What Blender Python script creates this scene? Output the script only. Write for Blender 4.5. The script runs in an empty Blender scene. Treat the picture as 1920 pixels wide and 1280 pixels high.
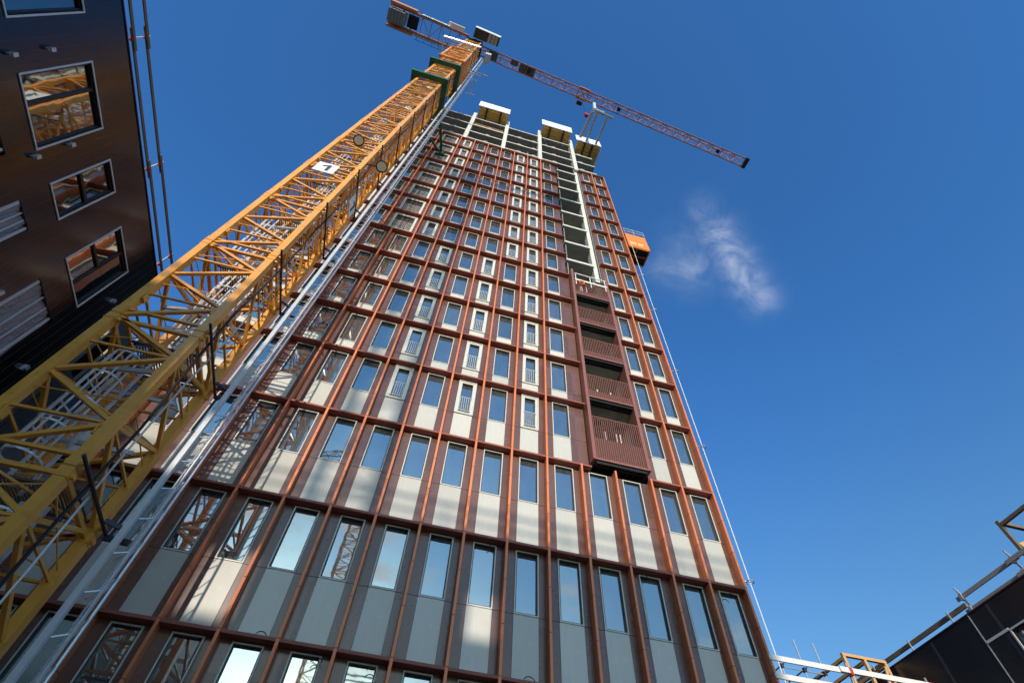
import bpy, math, random
from mathutils import Vector, Matrix, Euler
random.seed(7)
R = math.radians
S = bpy.context.scene
COL = S.collection

# ------------------------------------------------------------------ camera
cam_d = bpy.data.cameras.new('camera')
cam = bpy.data.objects.new('camera', cam_d)
COL.objects.link(cam)
S.camera = cam
cam_d.sensor_width = 36.0
cam_d.lens = 987.7933 / 1920 * 36.0
cam_d.clip_start = 0.1
cam_d.clip_end = 5000
RT = ((0.9644969817, -0.2611805452, 0.0391189856),
      (0.2377280722, 0.7941126455, -0.5593482971),
      (0.1150260120, 0.5487894215, 0.8280091712))   # rows: right, down, forward
m = Matrix(((RT[0][0], -RT[1][0], -RT[2][0], 6.2712),
            (RT[0][1], -RT[1][1], -RT[2][1], -13.7922),
            (RT[0][2], -RT[1][2], -RT[2][2], -6.1657),
            (0, 0, 0, 1)))
cam.matrix_world = m

# ------------------------------------------------------------------ light
SUN_T = 0.12          # sideways drift of the light per metre of depth (sun a little left of square on)
SUN_Z = 0.25          # fall per metre of depth
sun_dir = Vector((-SUN_T, -1.0, SUN_Z)).normalized()     # towards the sun
sd = bpy.data.lights.new('sun', 'SUN')
sd.energy = 3.55
sd.angle = R(0.55)
sd.color = (1.0, 0.92, 0.80)
sun = bpy.data.objects.new('sun', sd)
COL.objects.link(sun)
sun.rotation_euler = sun_dir.to_track_quat('Z', 'Y').to_euler()

w = bpy.data.worlds.new('World')
S.world = w
w.use_nodes = True
nt = w.node_tree
for n in list(nt.nodes):
    nt.nodes.remove(n)
def N(tree, kind, **kw):
    n = tree.nodes.new(kind)
    for k, v in kw.items():
        if k.startswith('in_'):
            key = k[3:]
            n.inputs[int(key) if key.isdigit() else key].default_value = v
        else:
            setattr(n, k, v)
    return n
def L(tree, a, b):
    tree.links.new(a, b)
def mth(tree, op, a, b=None, c=None, clamp=False):
    n = tree.nodes.new('ShaderNodeMath')
    n.operation = op
    n.use_clamp = clamp
    for i, v in enumerate((a, b, c)):
        if v is None:
            continue
        if isinstance(v, (int, float)):
            n.inputs[i].default_value = v
        else:
            tree.links.new(v, n.inputs[i])
    return n.outputs[0]
sky = N(nt, 'ShaderNodeTexSky', sky_type='NISHITA', sun_disc=False)
sky.sun_elevation = math.asin(sun_dir.z)
sky.sun_rotation = math.atan2(sun_dir.x, sun_dir.y)
sky.altitude = 0
sky.air_density = 1.0
sky.dust_density = 1.3
sky.ozone_density = 2.2
bg = N(nt, 'ShaderNodeBackground')
bg.inputs['Strength'].default_value = 0.15
out = N(nt, 'ShaderNodeOutputWorld')
tc = N(nt, 'ShaderNodeTexCoord')
def cloud_noise(scale, dist, stretch, lo, hi):
    mp = N(nt, 'ShaderNodeMapping')
    mp.inputs['Scale'].default_value = stretch
    L(nt, tc.outputs['Generated'], mp.inputs['Vector'])
    nz = N(nt, 'ShaderNodeTexNoise', in_Scale=scale, in_Detail=10.0, in_Roughness=0.62, in_Distortion=dist)
    L(nt, mp.outputs['Vector'], nz.inputs['Vector'])
    mr = N(nt, 'ShaderNodeMapRange', interpolation_type='SMOOTHSTEP')
    mr.inputs['From Min'].default_value = lo
    mr.inputs['From Max'].default_value = hi
    L(nt, nz.outputs['Fac'], mr.inputs['Value'])
    return mr.outputs['Result']
# a torn wisp of cloud: soft lobes round a few sky directions, broken up by noise
lobes = [((0.3714, 0.2355, 0.8981), 15, .45), ((0.4054, 0.2620, 0.8758), 18, .9), ((0.4240, 0.2770, 0.8620), 17, 1.0), ((0.4420, 0.2908, 0.8486), 18, 1.0),
         ((0.4560, 0.3000, 0.8380), 17, 1.0), ((0.4696, 0.3088, 0.8271), 17, .95), ((0.4961, 0.3262, 0.8046), 16, .6), ((0.3670, 0.3058, 0.8785), 28, .26),
         ((0.3565, 0.3377, 0.8711), 22, .28), ((0.3873, 0.3246, 0.8629), 24, .45), ((0.3368, 0.3412, 0.8776), 18, .25)]
acc = None
for d, sg, wt in lobes:
    vm = N(nt, 'ShaderNodeVectorMath', operation='DOT_PRODUCT')
    L(nt, tc.outputs['Generated'], vm.inputs[0])
    vm.inputs[1].default_value = Vector(d).normalized()
    s2 = (sg / 988.0) ** 2 * 1.25
    e = mth(nt, 'MULTIPLY', mth(nt, 'EXPONENT', mth(nt, 'DIVIDE', mth(nt, 'SUBTRACT', vm.outputs['Value'], 1.0), s2)), wt)
    acc = e if acc is None else mth(nt, 'MAXIMUM', acc, e)
wisp = mth(nt, 'MULTIPLY', acc, cloud_noise(15.0, 0.5, (1.0, 1.25, 1.0), 0.22, 0.80), clamp=True)
wisp = mth(nt, 'MULTIPLY', wisp, 0.60)
# broken cloud low in the southern half of the sky (behind the viewer, mirrored in the lower windows)
sep = N(nt, 'ShaderNodeSeparateXYZ')
L(nt, tc.outputs['Generated'], sep.inputs[0])
south = N(nt, 'ShaderNodeMapRange', interpolation_type='SMOOTHSTEP')
south.inputs['From Min'].default_value = 0.45
south.inputs['From Max'].default_value = 0.85
L(nt, mth(nt, 'MULTIPLY', sep.outputs['Y'], -1.0), south.inputs['Value'])
low = mth(nt, 'MULTIPLY', cloud_noise(3.6, 0.3, (1, 1, 2.2), 0.50, 0.66), south.outputs['Result'])
low = mth(nt, 'MULTIPLY', low, 0.8)
mix1 = N(nt, 'ShaderNodeMixRGB')
mix1.inputs['Color2'].default_value = (6.3, 6.7, 7.3, 1)
L(nt, wisp, mix1.inputs['Fac'])
hs = N(nt, 'ShaderNodeMixRGB', blend_type='MULTIPLY')       # clear cold air: deeper blue than the standard atmosphere
hs.inputs['Fac'].default_value = 1.0
tint = N(nt, 'ShaderNodeMixRGB')
tint.inputs['Color1'].default_value = (0.86, 1.26, 1.42, 1)     # paler towards the horizon
tint.inputs['Color2'].default_value = (0.53, 1.22, 1.93, 1)
sepz = N(nt, 'ShaderNodeSeparateXYZ')
L(nt, tc.outputs['Generated'], sepz.inputs[0])
tz = N(nt, 'ShaderNodeMapRange', interpolation_type='SMOOTHSTEP')
tz.inputs['From Min'].default_value = 0.25
tz.inputs['From Max'].default_value = 0.80
L(nt, sepz.outputs['Z'], tz.inputs['Value'])
L(nt, tz.outputs['Result'], tint.inputs['Fac'])
L(nt, tint.outputs['Color'], hs.inputs['Color2'])
L(nt, sky.outputs['Color'], hs.inputs['Color1'])
L(nt, hs.outputs['Color'], mix1.inputs['Color1'])
mix2 = N(nt, 'ShaderNodeMixRGB')
mix2.inputs['Color2'].default_value = (5.0, 5.3, 5.7, 1)
L(nt, low, mix2.inputs['Fac'])
L(nt, mix1.outputs['Color'], mix2.inputs['Color1'])
L(nt, mix2.outputs['Color'], bg.inputs['Color'])
L(nt, bg.outputs['Background'], out.inputs['Surface'])
S.render.engine = 'CYCLES'
S.view_settings.view_transform = 'Standard'
S.view_settings.look = 'None'
S.view_settings.exposure = 0.0
S.view_settings.gamma = 1.0
S.cycles.max_bounces = 8
S.cycles.transparent_max_bounces = 10

# ------------------------------------------------------------------ materials
MATS = {}
def mat(name, col, rough=0.6, metal=0.0, spec=0.5, var=0.12, scale=6.0, stretch=(1, 1, 1), bump=0.0, bscale=40.0,
        streak=0.0, dirt=None, dirt_amt=0.0, coat=0.0, cell=0.0, rnd=0.0):
    mt = bpy.data.materials.new(name)
    mt.use_nodes = True
    t = mt.node_tree
    p = t.nodes['Principled BSDF']
    co = N(t, 'ShaderNodeTexCoord')
    mp = N(t, 'ShaderNodeMapping')
    mp.inputs['Scale'].default_value = stretch
    L(t, co.outputs['Object'], mp.inputs['Vector'])
    nz = N(t, 'ShaderNodeTexNoise', in_Scale=scale, in_Detail=6.0, in_Roughness=0.6)
    L(t, mp.outputs['Vector'], nz.inputs['Vector'])
    f = mth(t, 'MULTIPLY_ADD', nz.outputs['Fac'], 2 * var, 1 - var)
    if streak:
        mp2 = N(t, 'ShaderNodeMapping')
        mp2.inputs['Scale'].default_value = (1, 1, 0.03)
        L(t, co.outputs['Object'], mp2.inputs['Vector'])
        n2 = N(t, 'ShaderNodeTexNoise', in_Scale=38.0, in_Detail=3.0)
        L(t, mp2.outputs['Vector'], n2.inputs['Vector'])
        f = mth(t, 'MULTIPLY', f, mth(t, 'MULTIPLY_ADD', n2.outputs['Fac'], 2 * streak, 1 - streak))
    if cell:                       # sheet to sheet tone differences
        dv = N(t, 'ShaderNodeVectorMath', operation='DIVIDE')
        L(t, co.outputs['Object'], dv.inputs[0])
        dv.inputs[1].default_value = (0.675, 50.0, 1.52)
        fl_ = N(t, 'ShaderNodeVectorMath', operation='FLOOR')
        L(t, dv.outputs['Vector'], fl_.inputs[0])
        wn = N(t, 'ShaderNodeTexWhiteNoise', noise_dimensions='3D')
        L(t, fl_.outputs['Vector'], wn.inputs['Vector'])
        f = mth(t, 'MULTIPLY', f, mth(t, 'MULTIPLY_ADD', wn.outputs['Value'], 2 * cell, 1 - cell))
    if rnd:
        oi = N(t, 'ShaderNodeObjectInfo')
        f = mth(t, 'MULTIPLY', f, mth(t, 'MULTIPLY_ADD', oi.outputs['Random'], 2 * rnd, 1 - rnd))
    vm = N(t, 'ShaderNodeVectorMath', operation='SCALE')
    vm.inputs[0].default_value = col
    L(t, f, vm.inputs['Scale'])
    src = vm.outputs['Vector']
    if dirt:
        n3 = N(t, 'ShaderNodeTexNoise', in_Scale=scale * 2.3, in_Detail=8.0, in_Roughness=0.7)
        L(t, co.outputs['Object'], n3.inputs['Vector'])
        mr = N(t, 'ShaderNodeMapRange', interpolation_type='SMOOTHSTEP')
        mr.inputs['From Min'].default_value = 0.52
        mr.inputs['From Max'].default_value = 0.72
        L(t, n3.outputs['Fac'], mr.inputs['Value'])
        mx = N(t, 'ShaderNodeMixRGB')
        L(t, mth(t, 'MULTIPLY', mr.outputs['Result'], dirt_amt), mx.inputs['Fac'])
        L(t, src, mx.inputs['Color1'])
        mx.inputs['Color2'].default_value = (*dirt, 1)
        src = mx.outputs['Color']
    L(t, src, p.inputs['Base Color'])
    L(t, mth(t, 'MULTIPLY_ADD', nz.outputs['Fac'], 0.16, rough - 0.08, clamp=True), p.inputs['Roughness'])
    p.inputs['Metallic'].default_value = metal
    p.inputs['Specular IOR Level'].default_value = spec
    if spec > 0.9:
        p.inputs['IOR'].default_value = 1.9
    p.inputs['Coat Weight'].default_value = coat
    if bump:
        n4 = N(t, 'ShaderNodeTexNoise', in_Scale=bscale, in_Detail=4.0)
        L(t, mp.outputs['Vector'], n4.inputs['Vector'])
        b = N(t, 'ShaderNodeBump', in_Strength=bump, in_Distance=0.02)
        L(t, n4.outputs['Fac'], b.inputs['Height'])
        L(t, b.outputs['Normal'], p.inputs['Normal'])
    MATS[name] = mt
    return mt
def glass(name, tint, refl, wav, wscale, film=0.0, bstr=0.0015):
    mt = bpy.data.materials.new(name)
    mt.use_nodes = True
    t = mt.node_tree
    for n in list(t.nodes):
        if n.type != 'OUTPUT_MATERIAL':
            t.nodes.remove(n)
    o = [n for n in t.nodes if n.type == 'OUTPUT_MATERIAL'][0]
    gl = N(t, 'ShaderNodeBsdfGlossy')
    gl.inputs['Roughness'].default_value = 0.02 if film else 0.035
    gl.inputs['Color'].default_value = (1.0, 0.97, 0.88, 1)
    tr = N(t, 'ShaderNodeBsdfTransparent')
    tr.inputs['Color'].default_value = (*tint, 1)
    lw = N(t, 'ShaderNodeFresnel', in_IOR=1.5)
    f = mth(t, 'MULTIPLY_ADD', lw.outputs['Fac'], 1.0, refl, clamp=True)
    mx = N(t, 'ShaderNodeMixShader')
    L(t, f, mx.inputs['Fac'])
    L(t, tr.outputs[0], mx.inputs[1])
    L(t, gl.outputs[0], mx.inputs[2])
    last = mx.outputs[0]
    co = N(t, 'ShaderNodeTexCoord')
    if film:                       # dusty protective film on the new panes
        mpf = N(t, 'ShaderNodeMapping')
        mpf.inputs['Scale'].default_value = (1, 1, 0.22)
        L(t, co.outputs['Object'], mpf.inputs['Vector'])
        oi0 = N(t, 'ShaderNodeObjectInfo')
        adf = N(t, 'ShaderNodeVectorMath', operation='ADD')
        L(t, mpf.outputs['Vector'], adf.inputs[0])
        L(t, oi0.outputs['Location'], adf.inputs[1])
        nf = N(t, 'ShaderNodeTexNoise', in_Scale=5.0, in_Detail=3.0, in_Roughness=0.5)
        L(t, adf.outputs['Vector'], nf.inputs['Vector'])
        df = N(t, 'ShaderNodeBsdfDiffuse')
        df.inputs['Color'].default_value = (0.50, 0.60, 0.64, 1)
        mf = N(t, 'ShaderNodeMixShader')
        L(t, mth(t, 'MULTIPLY_ADD', mth(t, 'SUBTRACT', nf.outputs['Fac'], 0.5), film * 1.3, film, clamp=True), mf.inputs['Fac'])
        L(t, last, mf.inputs[1])
        L(t, df.outputs[0], mf.inputs[2])
        last = mf.outputs[0]
    L(t, last, o.inputs['Surface'])
    oi = N(t, 'ShaderNodeObjectInfo')
    ad = N(t, 'ShaderNodeVectorMath', operation='ADD')
    L(t, co.outputs['Object'], ad.inputs[0])
    sc = N(t, 'ShaderNodeVectorMath', operation='SCALE')
    L(t, oi.outputs['Location'], sc.inputs[0])
    sc.inputs['Scale'].default_value = 1.7
    L(t, sc.outputs['Vector'], ad.inputs[1])
    nz = N(t, 'ShaderNodeTexNoise', in_Scale=wscale, in_Detail=1.5)
    L(t, ad.outputs['Vector'], nz.inputs['Vector'])
    b = N(t, 'ShaderNodeBump', in_Strength=wav, in_Distance=bstr)
    wn = N(t, 'ShaderNodeTexWhiteNoise', noise_dimensions='3D')
    L(t, oi.outputs['Location'], wn.inputs['Vector'])
    sb = N(t, 'ShaderNodeVectorMath', operation='SUBTRACT')
    L(t, wn.outputs['Color'], sb.inputs[0])
    sb.inputs[1].default_value = (.5, .5, .5)
    s3 = N(t, 'ShaderNodeVectorMath', operation='SCALE', in_Scale=0.055)
    L(t, sb.outputs['Vector'], s3.inputs[0])
    ge = N(t, 'ShaderNodeNewGeometry')
    an = N(t, 'ShaderNodeVectorMath', operation='ADD')
    L(t, ge.outputs['Normal'], an.inputs[0])
    L(t, s3.outputs['Vector'], an.inputs[1])
    nn = N(t, 'ShaderNodeVectorMath', operation='NORMALIZE')
    L(t, an.outputs['Vector'], nn.inputs[0])
    L(t, nn.outputs['Vector'], b.inputs['Normal'])
    L(t, nz.outputs['Fac'], b.inputs['Height'])
    L(t, b.outputs['Normal'], gl.inputs['Normal'])
    MATS[name] = mt
def emis(name, col, st):
    mt = bpy.data.materials.new(name)
    mt.use_nodes = True
    p = mt.node_tree.nodes['Principled BSDF']
    p.inputs['Base Color'].default_value = (*col, 1)
    p.inputs['Emission Color'].default_value = (*col, 1)
    p.inputs['Emission Strength'].default_value = st
    MATS[name] = mt

mat('brown_panel', (0.155, 0.074, 0.053), 0.28, 0.0, 0.6, 0.12, 1.3, streak=0.24, cell=0.18, coat=0.2)
mat('copper', (0.74, 0.235, 0.106), 0.46, 0.25, 0.25, 0.12, 2.0, streak=0.08)
mat('copper_band', (0.34, 0.105, 0.072), 0.5, 0.0, 0.25, 0.12, 2.0)
mat('white_panel', (0.60, 0.565, 0.49), 0.26, 0.0, 0.6, 0.08, 0.9, streak=0.10, rnd=0.10, dirt=(0.42, 0.40, 0.34), dirt_amt=0.25)
mat('white_frame', (0.64, 0.62, 0.56), 0.4, 0, 0.5, 0.04)
mat('shaded_reveal', (0.030, 0.030, 0.026), 0.6)  # inner faces of the white frames, their shade put into the colour
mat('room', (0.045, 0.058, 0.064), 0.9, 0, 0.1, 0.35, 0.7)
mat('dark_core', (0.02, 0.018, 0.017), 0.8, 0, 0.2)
mat('rail_grey', (0.50, 0.49, 0.46), 0.45, 0.0)
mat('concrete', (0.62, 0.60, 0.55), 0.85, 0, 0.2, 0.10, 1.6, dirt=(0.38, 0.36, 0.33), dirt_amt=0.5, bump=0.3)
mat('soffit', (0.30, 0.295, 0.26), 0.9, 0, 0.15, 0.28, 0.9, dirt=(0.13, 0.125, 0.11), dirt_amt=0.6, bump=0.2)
mat('shaded_concrete', (0.20, 0.185, 0.165), 0.9, 0, 0.15, 0.3, 0.9, dirt=(0.10, 0.095, 0.08), dirt_amt=0.7, bump=0.2)  # top floor concrete out of the sun, shade put into the colour
mat('brown_metal', (0.30, 0.115, 0.082), 0.42, 0.15, 0.5, 0.08)
mat('slat_back', (0.12, 0.045, 0.033), 0.5)
mat('black_steel', (0.018, 0.018, 0.018), 0.45, 0.2)
mat('yellow', (0.88, 0.375, 0.045), 0.38, 0.0, 0.5, 0.16, 1.8, dirt=(0.28, 0.12, 0.035), dirt_amt=0.45, coat=0.45)
mat('jib_paint', (0.55, 0.22, 0.10), 0.5, 0, 0.4, 0.15, 1.2, dirt=(0.3, 0.13, 0.07), dirt_amt=0.4)
mat('green_paint', (0.012, 0.105, 0.045), 0.45, 0, 0.5, 0.12)
mat('galvanised', (0.60, 0.62, 0.64), 0.36, 0.55, 0.5, 0.14, 5.0)
mat('alu', (0.66, 0.67, 0.68), 0.38, 0.25, 0.5, 0.08, 4.0)
mat('grating', (0.13, 0.12, 0.11), 0.6, 0.4)
mat('dark_pipe', (0.04, 0.04, 0.05), 0.5, 0.3)
mat('rubber', (0.015, 0.015, 0.017), 0.6)
mat('white_board', (0.82, 0.82, 0.80), 0.5, 0, 0.4, 0.04)
mat('ink', (0.03, 0.035, 0.05), 0.6)
mat('cab_beige', (0.42, 0.36, 0.27), 0.5)
mat('cab_white', (0.75, 0.76, 0.75), 0.4)
mat('cab_dark', (0.03, 0.035, 0.035), 0.35)
mat('ballast', (0.24, 0.23, 0.22), 0.85, 0, 0.2, 0.15, 2.0)
mat('formply', (0.56, 0.33, 0.05), 0.5, 0, 0.4, 0.22, 1.5)
mat('tarp', (0.34, 0.31, 0.33), 0.75, 0, 0.2, 0.10, 3.0, bump=0.5, bscale=9.0)
mat('tarp_strap', (0.62, 0.60, 0.62), 0.7)
mat('wood_old', (0.20, 0.145, 0.095), 0.8, 0, 0.2, 0.25, 2.0)
mat('wood_new', (0.62, 0.36, 0.16), 0.7, 0, 0.2, 0.18, 3.0)
mat('wood_white', (0.74, 0.72, 0.68), 0.7, 0, 0.2, 0.08)
mat('wood_grey', (0.36, 0.33, 0.29), 0.8, 0, 0.2, 0.16)
mat('red_paint', (0.55, 0.035, 0.025), 0.5)
mat('orange_mesh', (0.80, 0.23, 0.035), 0.5, 0, 0.4, 0.15, 2.5)
mat('orange_pale', (0.82, 0.52, 0.26), 0.5)
mat('flash', (0.05, 0.018, 0.04), 0.5)
mat('window_dark', (0.018, 0.013, 0.012), 0.35, 0.1)
mat('fc_alu', (0.66, 0.67, 0.68), 0.4, 0.1)
mat('insulation', (0.17, 0.18, 0.20), 0.9, 0, 0.1, 0.2, 3.0)
mat('gravel', (0.24, 0.22, 0.19), 0.95, 0, 0.2, 0.3, 1.2, bump=0.6, bscale=8.0)
mat('render_beige', (0.55, 0.50, 0.43), 0.9, 0, 0.2, 0.12, 0.5)
mat('lens', (0.55, 0.50, 0.42), 0.25)
mat('orange_cable', (0.85, 0.17, 0.03), 0.5)
glass('glass', (0.50, 0.64, 0.68), 0.44, 0.5, 2.4, film=0.075)
glass('glass_wavy', (0.10, 0.10, 0.10), 0.30, 1.0, 1.5, bstr=0.0032)
emis('lamp', (1.0, 0.95, 0.86), 2.2)
def siding(name, col, axis, pitch, rough):
    mt = mat(name, col, rough, 0.0, 0.85, 0.25, 0.6, dirt=(col[0] * 2.2, col[1] * 2.0, col[2] * 1.8), dirt_amt=0.35)
    t = mt.node_tree
    p = t.nodes['Principled BSDF']
    co = N(t, 'ShaderNodeTexCoord')
    sp = N(t, 'ShaderNodeSeparateXYZ')
    L(t, co.outputs['Object'], sp.inputs[0])
    fr = mth(t, 'FRACT', mth(t, 'DIVIDE', sp.outputs[axis], pitch))
    edge = mth(t, 'LESS_THAN', fr, 0.035)
    b = N(t, 'ShaderNodeBump', in_Strength=1.0, in_Distance=0.015, invert=True)
    L(t, edge, b.inputs['Height'])
    L(t, b.outputs['Normal'], p.inputs['Normal'])
    src = p.inputs['Base Color'].links[0].from_socket
    mx = N(t, 'ShaderNodeMixRGB')
    L(t, edge, mx.inputs['Fac'])
    L(t, src, mx.inputs['Color1'])
    mx.inputs['Color2'].default_value = (col[0] * 6 + .01, col[1] * 6 + .01, col[2] * 6 + .01, 1)
    L(t, mx.outputs['Color'], p.inputs['Base Color'])
siding('dark_siding', (0.007, 0.0045, 0.0036), 'Y', 0.30, 0.20)
siding('navy_panel', (0.006, 0.006, 0.009), 'Y', 2.4, 0.30)

# ------------------------------------------------------------------ mesh helpers
class MB:
    def __init__(s):
        s.v = []
        s.f = []
    def quad(s, a, b, c, d):
        i = len(s.v)
        s.v += [a, b, c, d]
        s.f.append((i, i + 1, i + 2, i + 3))
    def box(s, x0, x1, y0, y1, z0, z1):
        i = len(s.v)
        s.v += [(x0, y0, z0), (x1, y0, z0), (x1, y1, z0), (x0, y1, z0), (x0, y0, z1), (x1, y0, z1), (x1, y1, z1), (x0, y1, z1)]
        s.f += [(i, i + 3, i + 2, i + 1), (i + 4, i + 5, i + 6, i + 7), (i, i + 1, i + 5, i + 4), (i + 1, i + 2, i + 6, i + 5),
                (i + 2, i + 3, i + 7, i + 6), (i + 3, i, i + 4, i + 7)]
        return s
    def bar(s, p, q, w_, h_=None, up=(0, 0, 1)):
        h_ = w_ if h_ is None else h_
        p = Vector(p)
        q = Vector(q)
        d = (q - p).normalized()
        u = Vector(up)
        if abs(d.dot(u)) > 0.98:
            u = Vector((0, 1, 0))
        r = d.cross(u).normalized()
        u = r.cross(d).normalized()
        i = len(s.v)
        for e in (p, q):
            for a, b in ((-1, -1), (1, -1), (1, 1), (-1, 1)):
                s.v.append(tuple(e + r * a * w_ / 2 + u * b * h_ / 2))
        s.f += [(i, i + 1, i + 2, i + 3), (i + 7, i + 6, i + 5, i + 4)] + [(i + k, i + 4 + k, i + 4 + (k + 1) % 4, i + (k + 1) % 4) for k in range(4)]
        return s
    def tube(s, pts, r, n=6, closed=False):
        pts = [Vector(p) for p in pts]
        base = len(s.v)
        m_ = len(pts)
        for k, p in enumerate(pts):
            a = pts[(k - 1) % m_] if (k > 0 or closed) else p
            b = pts[(k + 1) % m_] if (k < m_ - 1 or closed) else p
            d = (b - a).normalized()
            u = Vector((0, 0, 1)) if abs(d.z) < 0.9 else Vector((0, 1, 0))
            rr = d.cross(u).normalized()
            uu = rr.cross(d).normalized()
            for j in range(n):
                t = 2 * math.pi * j / n
                s.v.append(tuple(p + rr * math.cos(t) * r + uu * math.sin(t) * r))
        for k in range(m_ if closed else m_ - 1):
            for j in range(n):
                a = base + k * n + j
                b = base + k * n + (j + 1) % n
                c = base + ((k + 1) % m_) * n + (j + 1) % n
                d = base + ((k + 1) % m_) * n + j
                s.f.append((a, d, c, b))
        if not closed:
            s.f.append(tuple(base + j for j in range(n)))
            s.f.append(tuple(base + (m_ - 1) * n + j for j in reversed(range(n))))
        return s
    def mesh(s, name, mt):
        me = bpy.data.meshes.new(name)
        me.from_pydata(s.v, [], s.f)
        me.materials.append(MATS[mt])
        return me
    def build(s, name, mt, parent=None, loc=None):
        return link(name, s.mesh(name, mt), parent, loc)
def link(name, me, parent=None, loc=None):
    o = bpy.data.objects.new(name, me)
    COL.objects.link(o)
    if parent:
        o.parent = parent
    if loc:
        o.location = loc
    return o
def thing(name, label, cat, loc=(0, 0, 0), group=None):
    o = bpy.data.objects.new(name, None)
    o.empty_display_size = 0.5
    COL.objects.link(o)
    o.location = loc
    o['label'] = label
    o['category'] = cat
    if group:
        o['group'] = group
    return o
def tag(o, label, cat, group=None):
    o['label'] = label
    o['category'] = cat
    if group:
        o['group'] = group
    return o
def rel(parent, me, name, loc):
    """part given in world coordinates under a parent standing at parent.location"""
    o = link(name, me, parent)
    o.location = Vector(loc) - Vector(parent.location)
    return o
def wpart(mb, name, mt, parent):
    """mesh drawn in world coordinates, parented to a thing based elsewhere"""
    o = mb.build(name, mt, parent)
    p = parent
    off = Vector((0, 0, 0))
    while p:
        off += Vector(p.location)
        p = p.parent
    o.location = -off
    return o
def holed(us, vs, holes, fn, mb, depth):
    """wall skin over the cells of a grid, leaving holes (u0,u1,v0,v1) with reveals; fn(u,v,d) -> point"""
    U = sorted(set(us + [h[0] for h in holes] + [h[1] for h in holes]))
    V = sorted(set(vs + [h[2] for h in holes] + [h[3] for h in holes]))
    for a, b in zip(U, U[1:]):
        for c, d in zip(V, V[1:]):
            cu, cv = (a + b) / 2, (c + d) / 2
            if any(h[0] < cu < h[1] and h[2] < cv < h[3] for h in holes):
                continue
            mb.quad(fn(a, c, 0), fn(b, c, 0), fn(b, d, 0), fn(a, d, 0))
    for u0, u1, v0, v1 in holes:
        mb.quad(fn(u0, v0, 0), fn(u1, v0, 0), fn(u1, v0, depth), fn(u0, v0, depth))
        mb.quad(fn(u0, v1, 0), fn(u0, v1, depth), fn(u1, v1, depth), fn(u1, v1, 0))
        mb.quad(fn(u0, v0, 0), fn(u0, v0, depth), fn(u0, v1, depth), fn(u0, v1, 0))
        mb.quad(fn(u1, v0, 0), fn(u1, v1, 0), fn(u1, v1, depth), fn(u1, v0, depth))

GZ = -7.77
# ------------------------------------------------------------------ ground
g = MB()
g.quad((-900, -900, GZ), (900, -900, GZ), (900, 900, GZ), (-900, 900, GZ))
g.build('ground', 'gravel')['kind'] = 'structure'

# ------------------------------------------------------------------ the high rise
P = 1.35
ZB = [-7.74, -3.87, 0.0, 3.87, 7.76, 11.34, 14.38, 17.40, 20.48, 23.62, 26.64, 29.65, 32.70, 35.71, 38.87, 41.86, 44.90, 48.20]
SW = 9                 # index of the floor line where the bay layout changes
PY = 0.28              # face of the panels behind the fins
tower = thing('tower_building', 'tall unfinished high rise tower with copper fins, brown panels and bare concrete top floors', 'tower', (6.9, 0.3, GZ))
XC = -3.87             # left corner
XR = 17.50
lowx = [XC, -2.70, -1.35] + [P * i for i in range(11)] + [14.94, 16.20, XR]
upx = [XC, -2.40, -0.72, 0.72] + [P * i for i in range(2, 9)]
FW = 0.075

mb_clad = MB()
def bay(x0, x1, z0, z1, wins, zs):
    """panels of one bay between fins x0,x1 and floor lines z0,z1 round a window (wx0,wx1,wz0,wz1)"""
    a, b = x0 + FW / 2 + .004, x1 - FW / 2 - .004
    wx0, wx1, wz0, wz1 = wins
    g_ = 0.007
    for (p, q) in ((a, wx0 - g_), (wx1 + g_, b)):
        if q - p > 0.03:
            mb_clad.box(p, q, PY, PY + .12, z0 + .006, wz0 - g_)
            mb_clad.box(p, q, PY, PY + .12, wz0 + g_, z1 - .085)
    if z1 - .085 - wz1 > 0.03:
        mb_clad.box(wx0 - g_ + .002, wx1 + g_ - .002, PY + .002, PY + .12, wz1 + g_, z1 - .085)

CACHE = {}
def frame_mesh(w_, h_, style):
    key = ('f', round(w_, 2), round(h_, 2), style)
    if key in CACHE:
        return CACHE[key]
    mb = MB()
    t = 0.034 if style == 's' else 0.135
    o = 0.035
    y0, y1 = PY - o, PY + .115
    mb.box(0, t, y0, y1, 0, h_)
    mb.box(w_ - t, w_, y0, y1, 0, h_)
    mb.box(t, w_ - t, y0 + .002, y1, 0, t)
    mb.box(t, w_ - t, y0 + .002, y1, h_ - t, h_)
    if style != 's':                       # raised outer lip of the wide frames
        for q in ((-.012, .03, -.012, h_ + .012), (w_ - .03, w_ + .012, -.012, h_ + .012)):
            mb.box(q[0], q[1], y0 - .03, y0 - .001, q[2], q[3])
        mb.box(.031, w_ - .031, y0 - .028, y0 - .001, -.012, .03)
        mb.box(.031, w_ - .031, y0 - .028, y0 - .001, h_ - .03, h_ + .012)
    CACHE[key] = (mb.mesh('window', 'white_frame'), t)
    return CACHE[key]
def reveal_mesh(w_, h_, t):
    key = ('r', round(w_, 2), round(h_, 2), round(t, 3))
    if key not in CACHE:
        mb = MB()
        y0, y1 = PY - .02, PY + .11
        r = 0.022
        mb.box(t, t + r, y0, y1, t, h_ - t)
        mb.box(w_ - t - r, w_ - t, y0, y1, t, h_ - t)
        mb.box(t + r, w_ - t - r, y0, y1, t, t + r)
        mb.box(t + r, w_ - t - r, y0, y1, h_ - t - r, h_ - t)
        CACHE[key] = mb.mesh('reveal', 'shaded_reveal')
    return CACHE[key]
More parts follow.
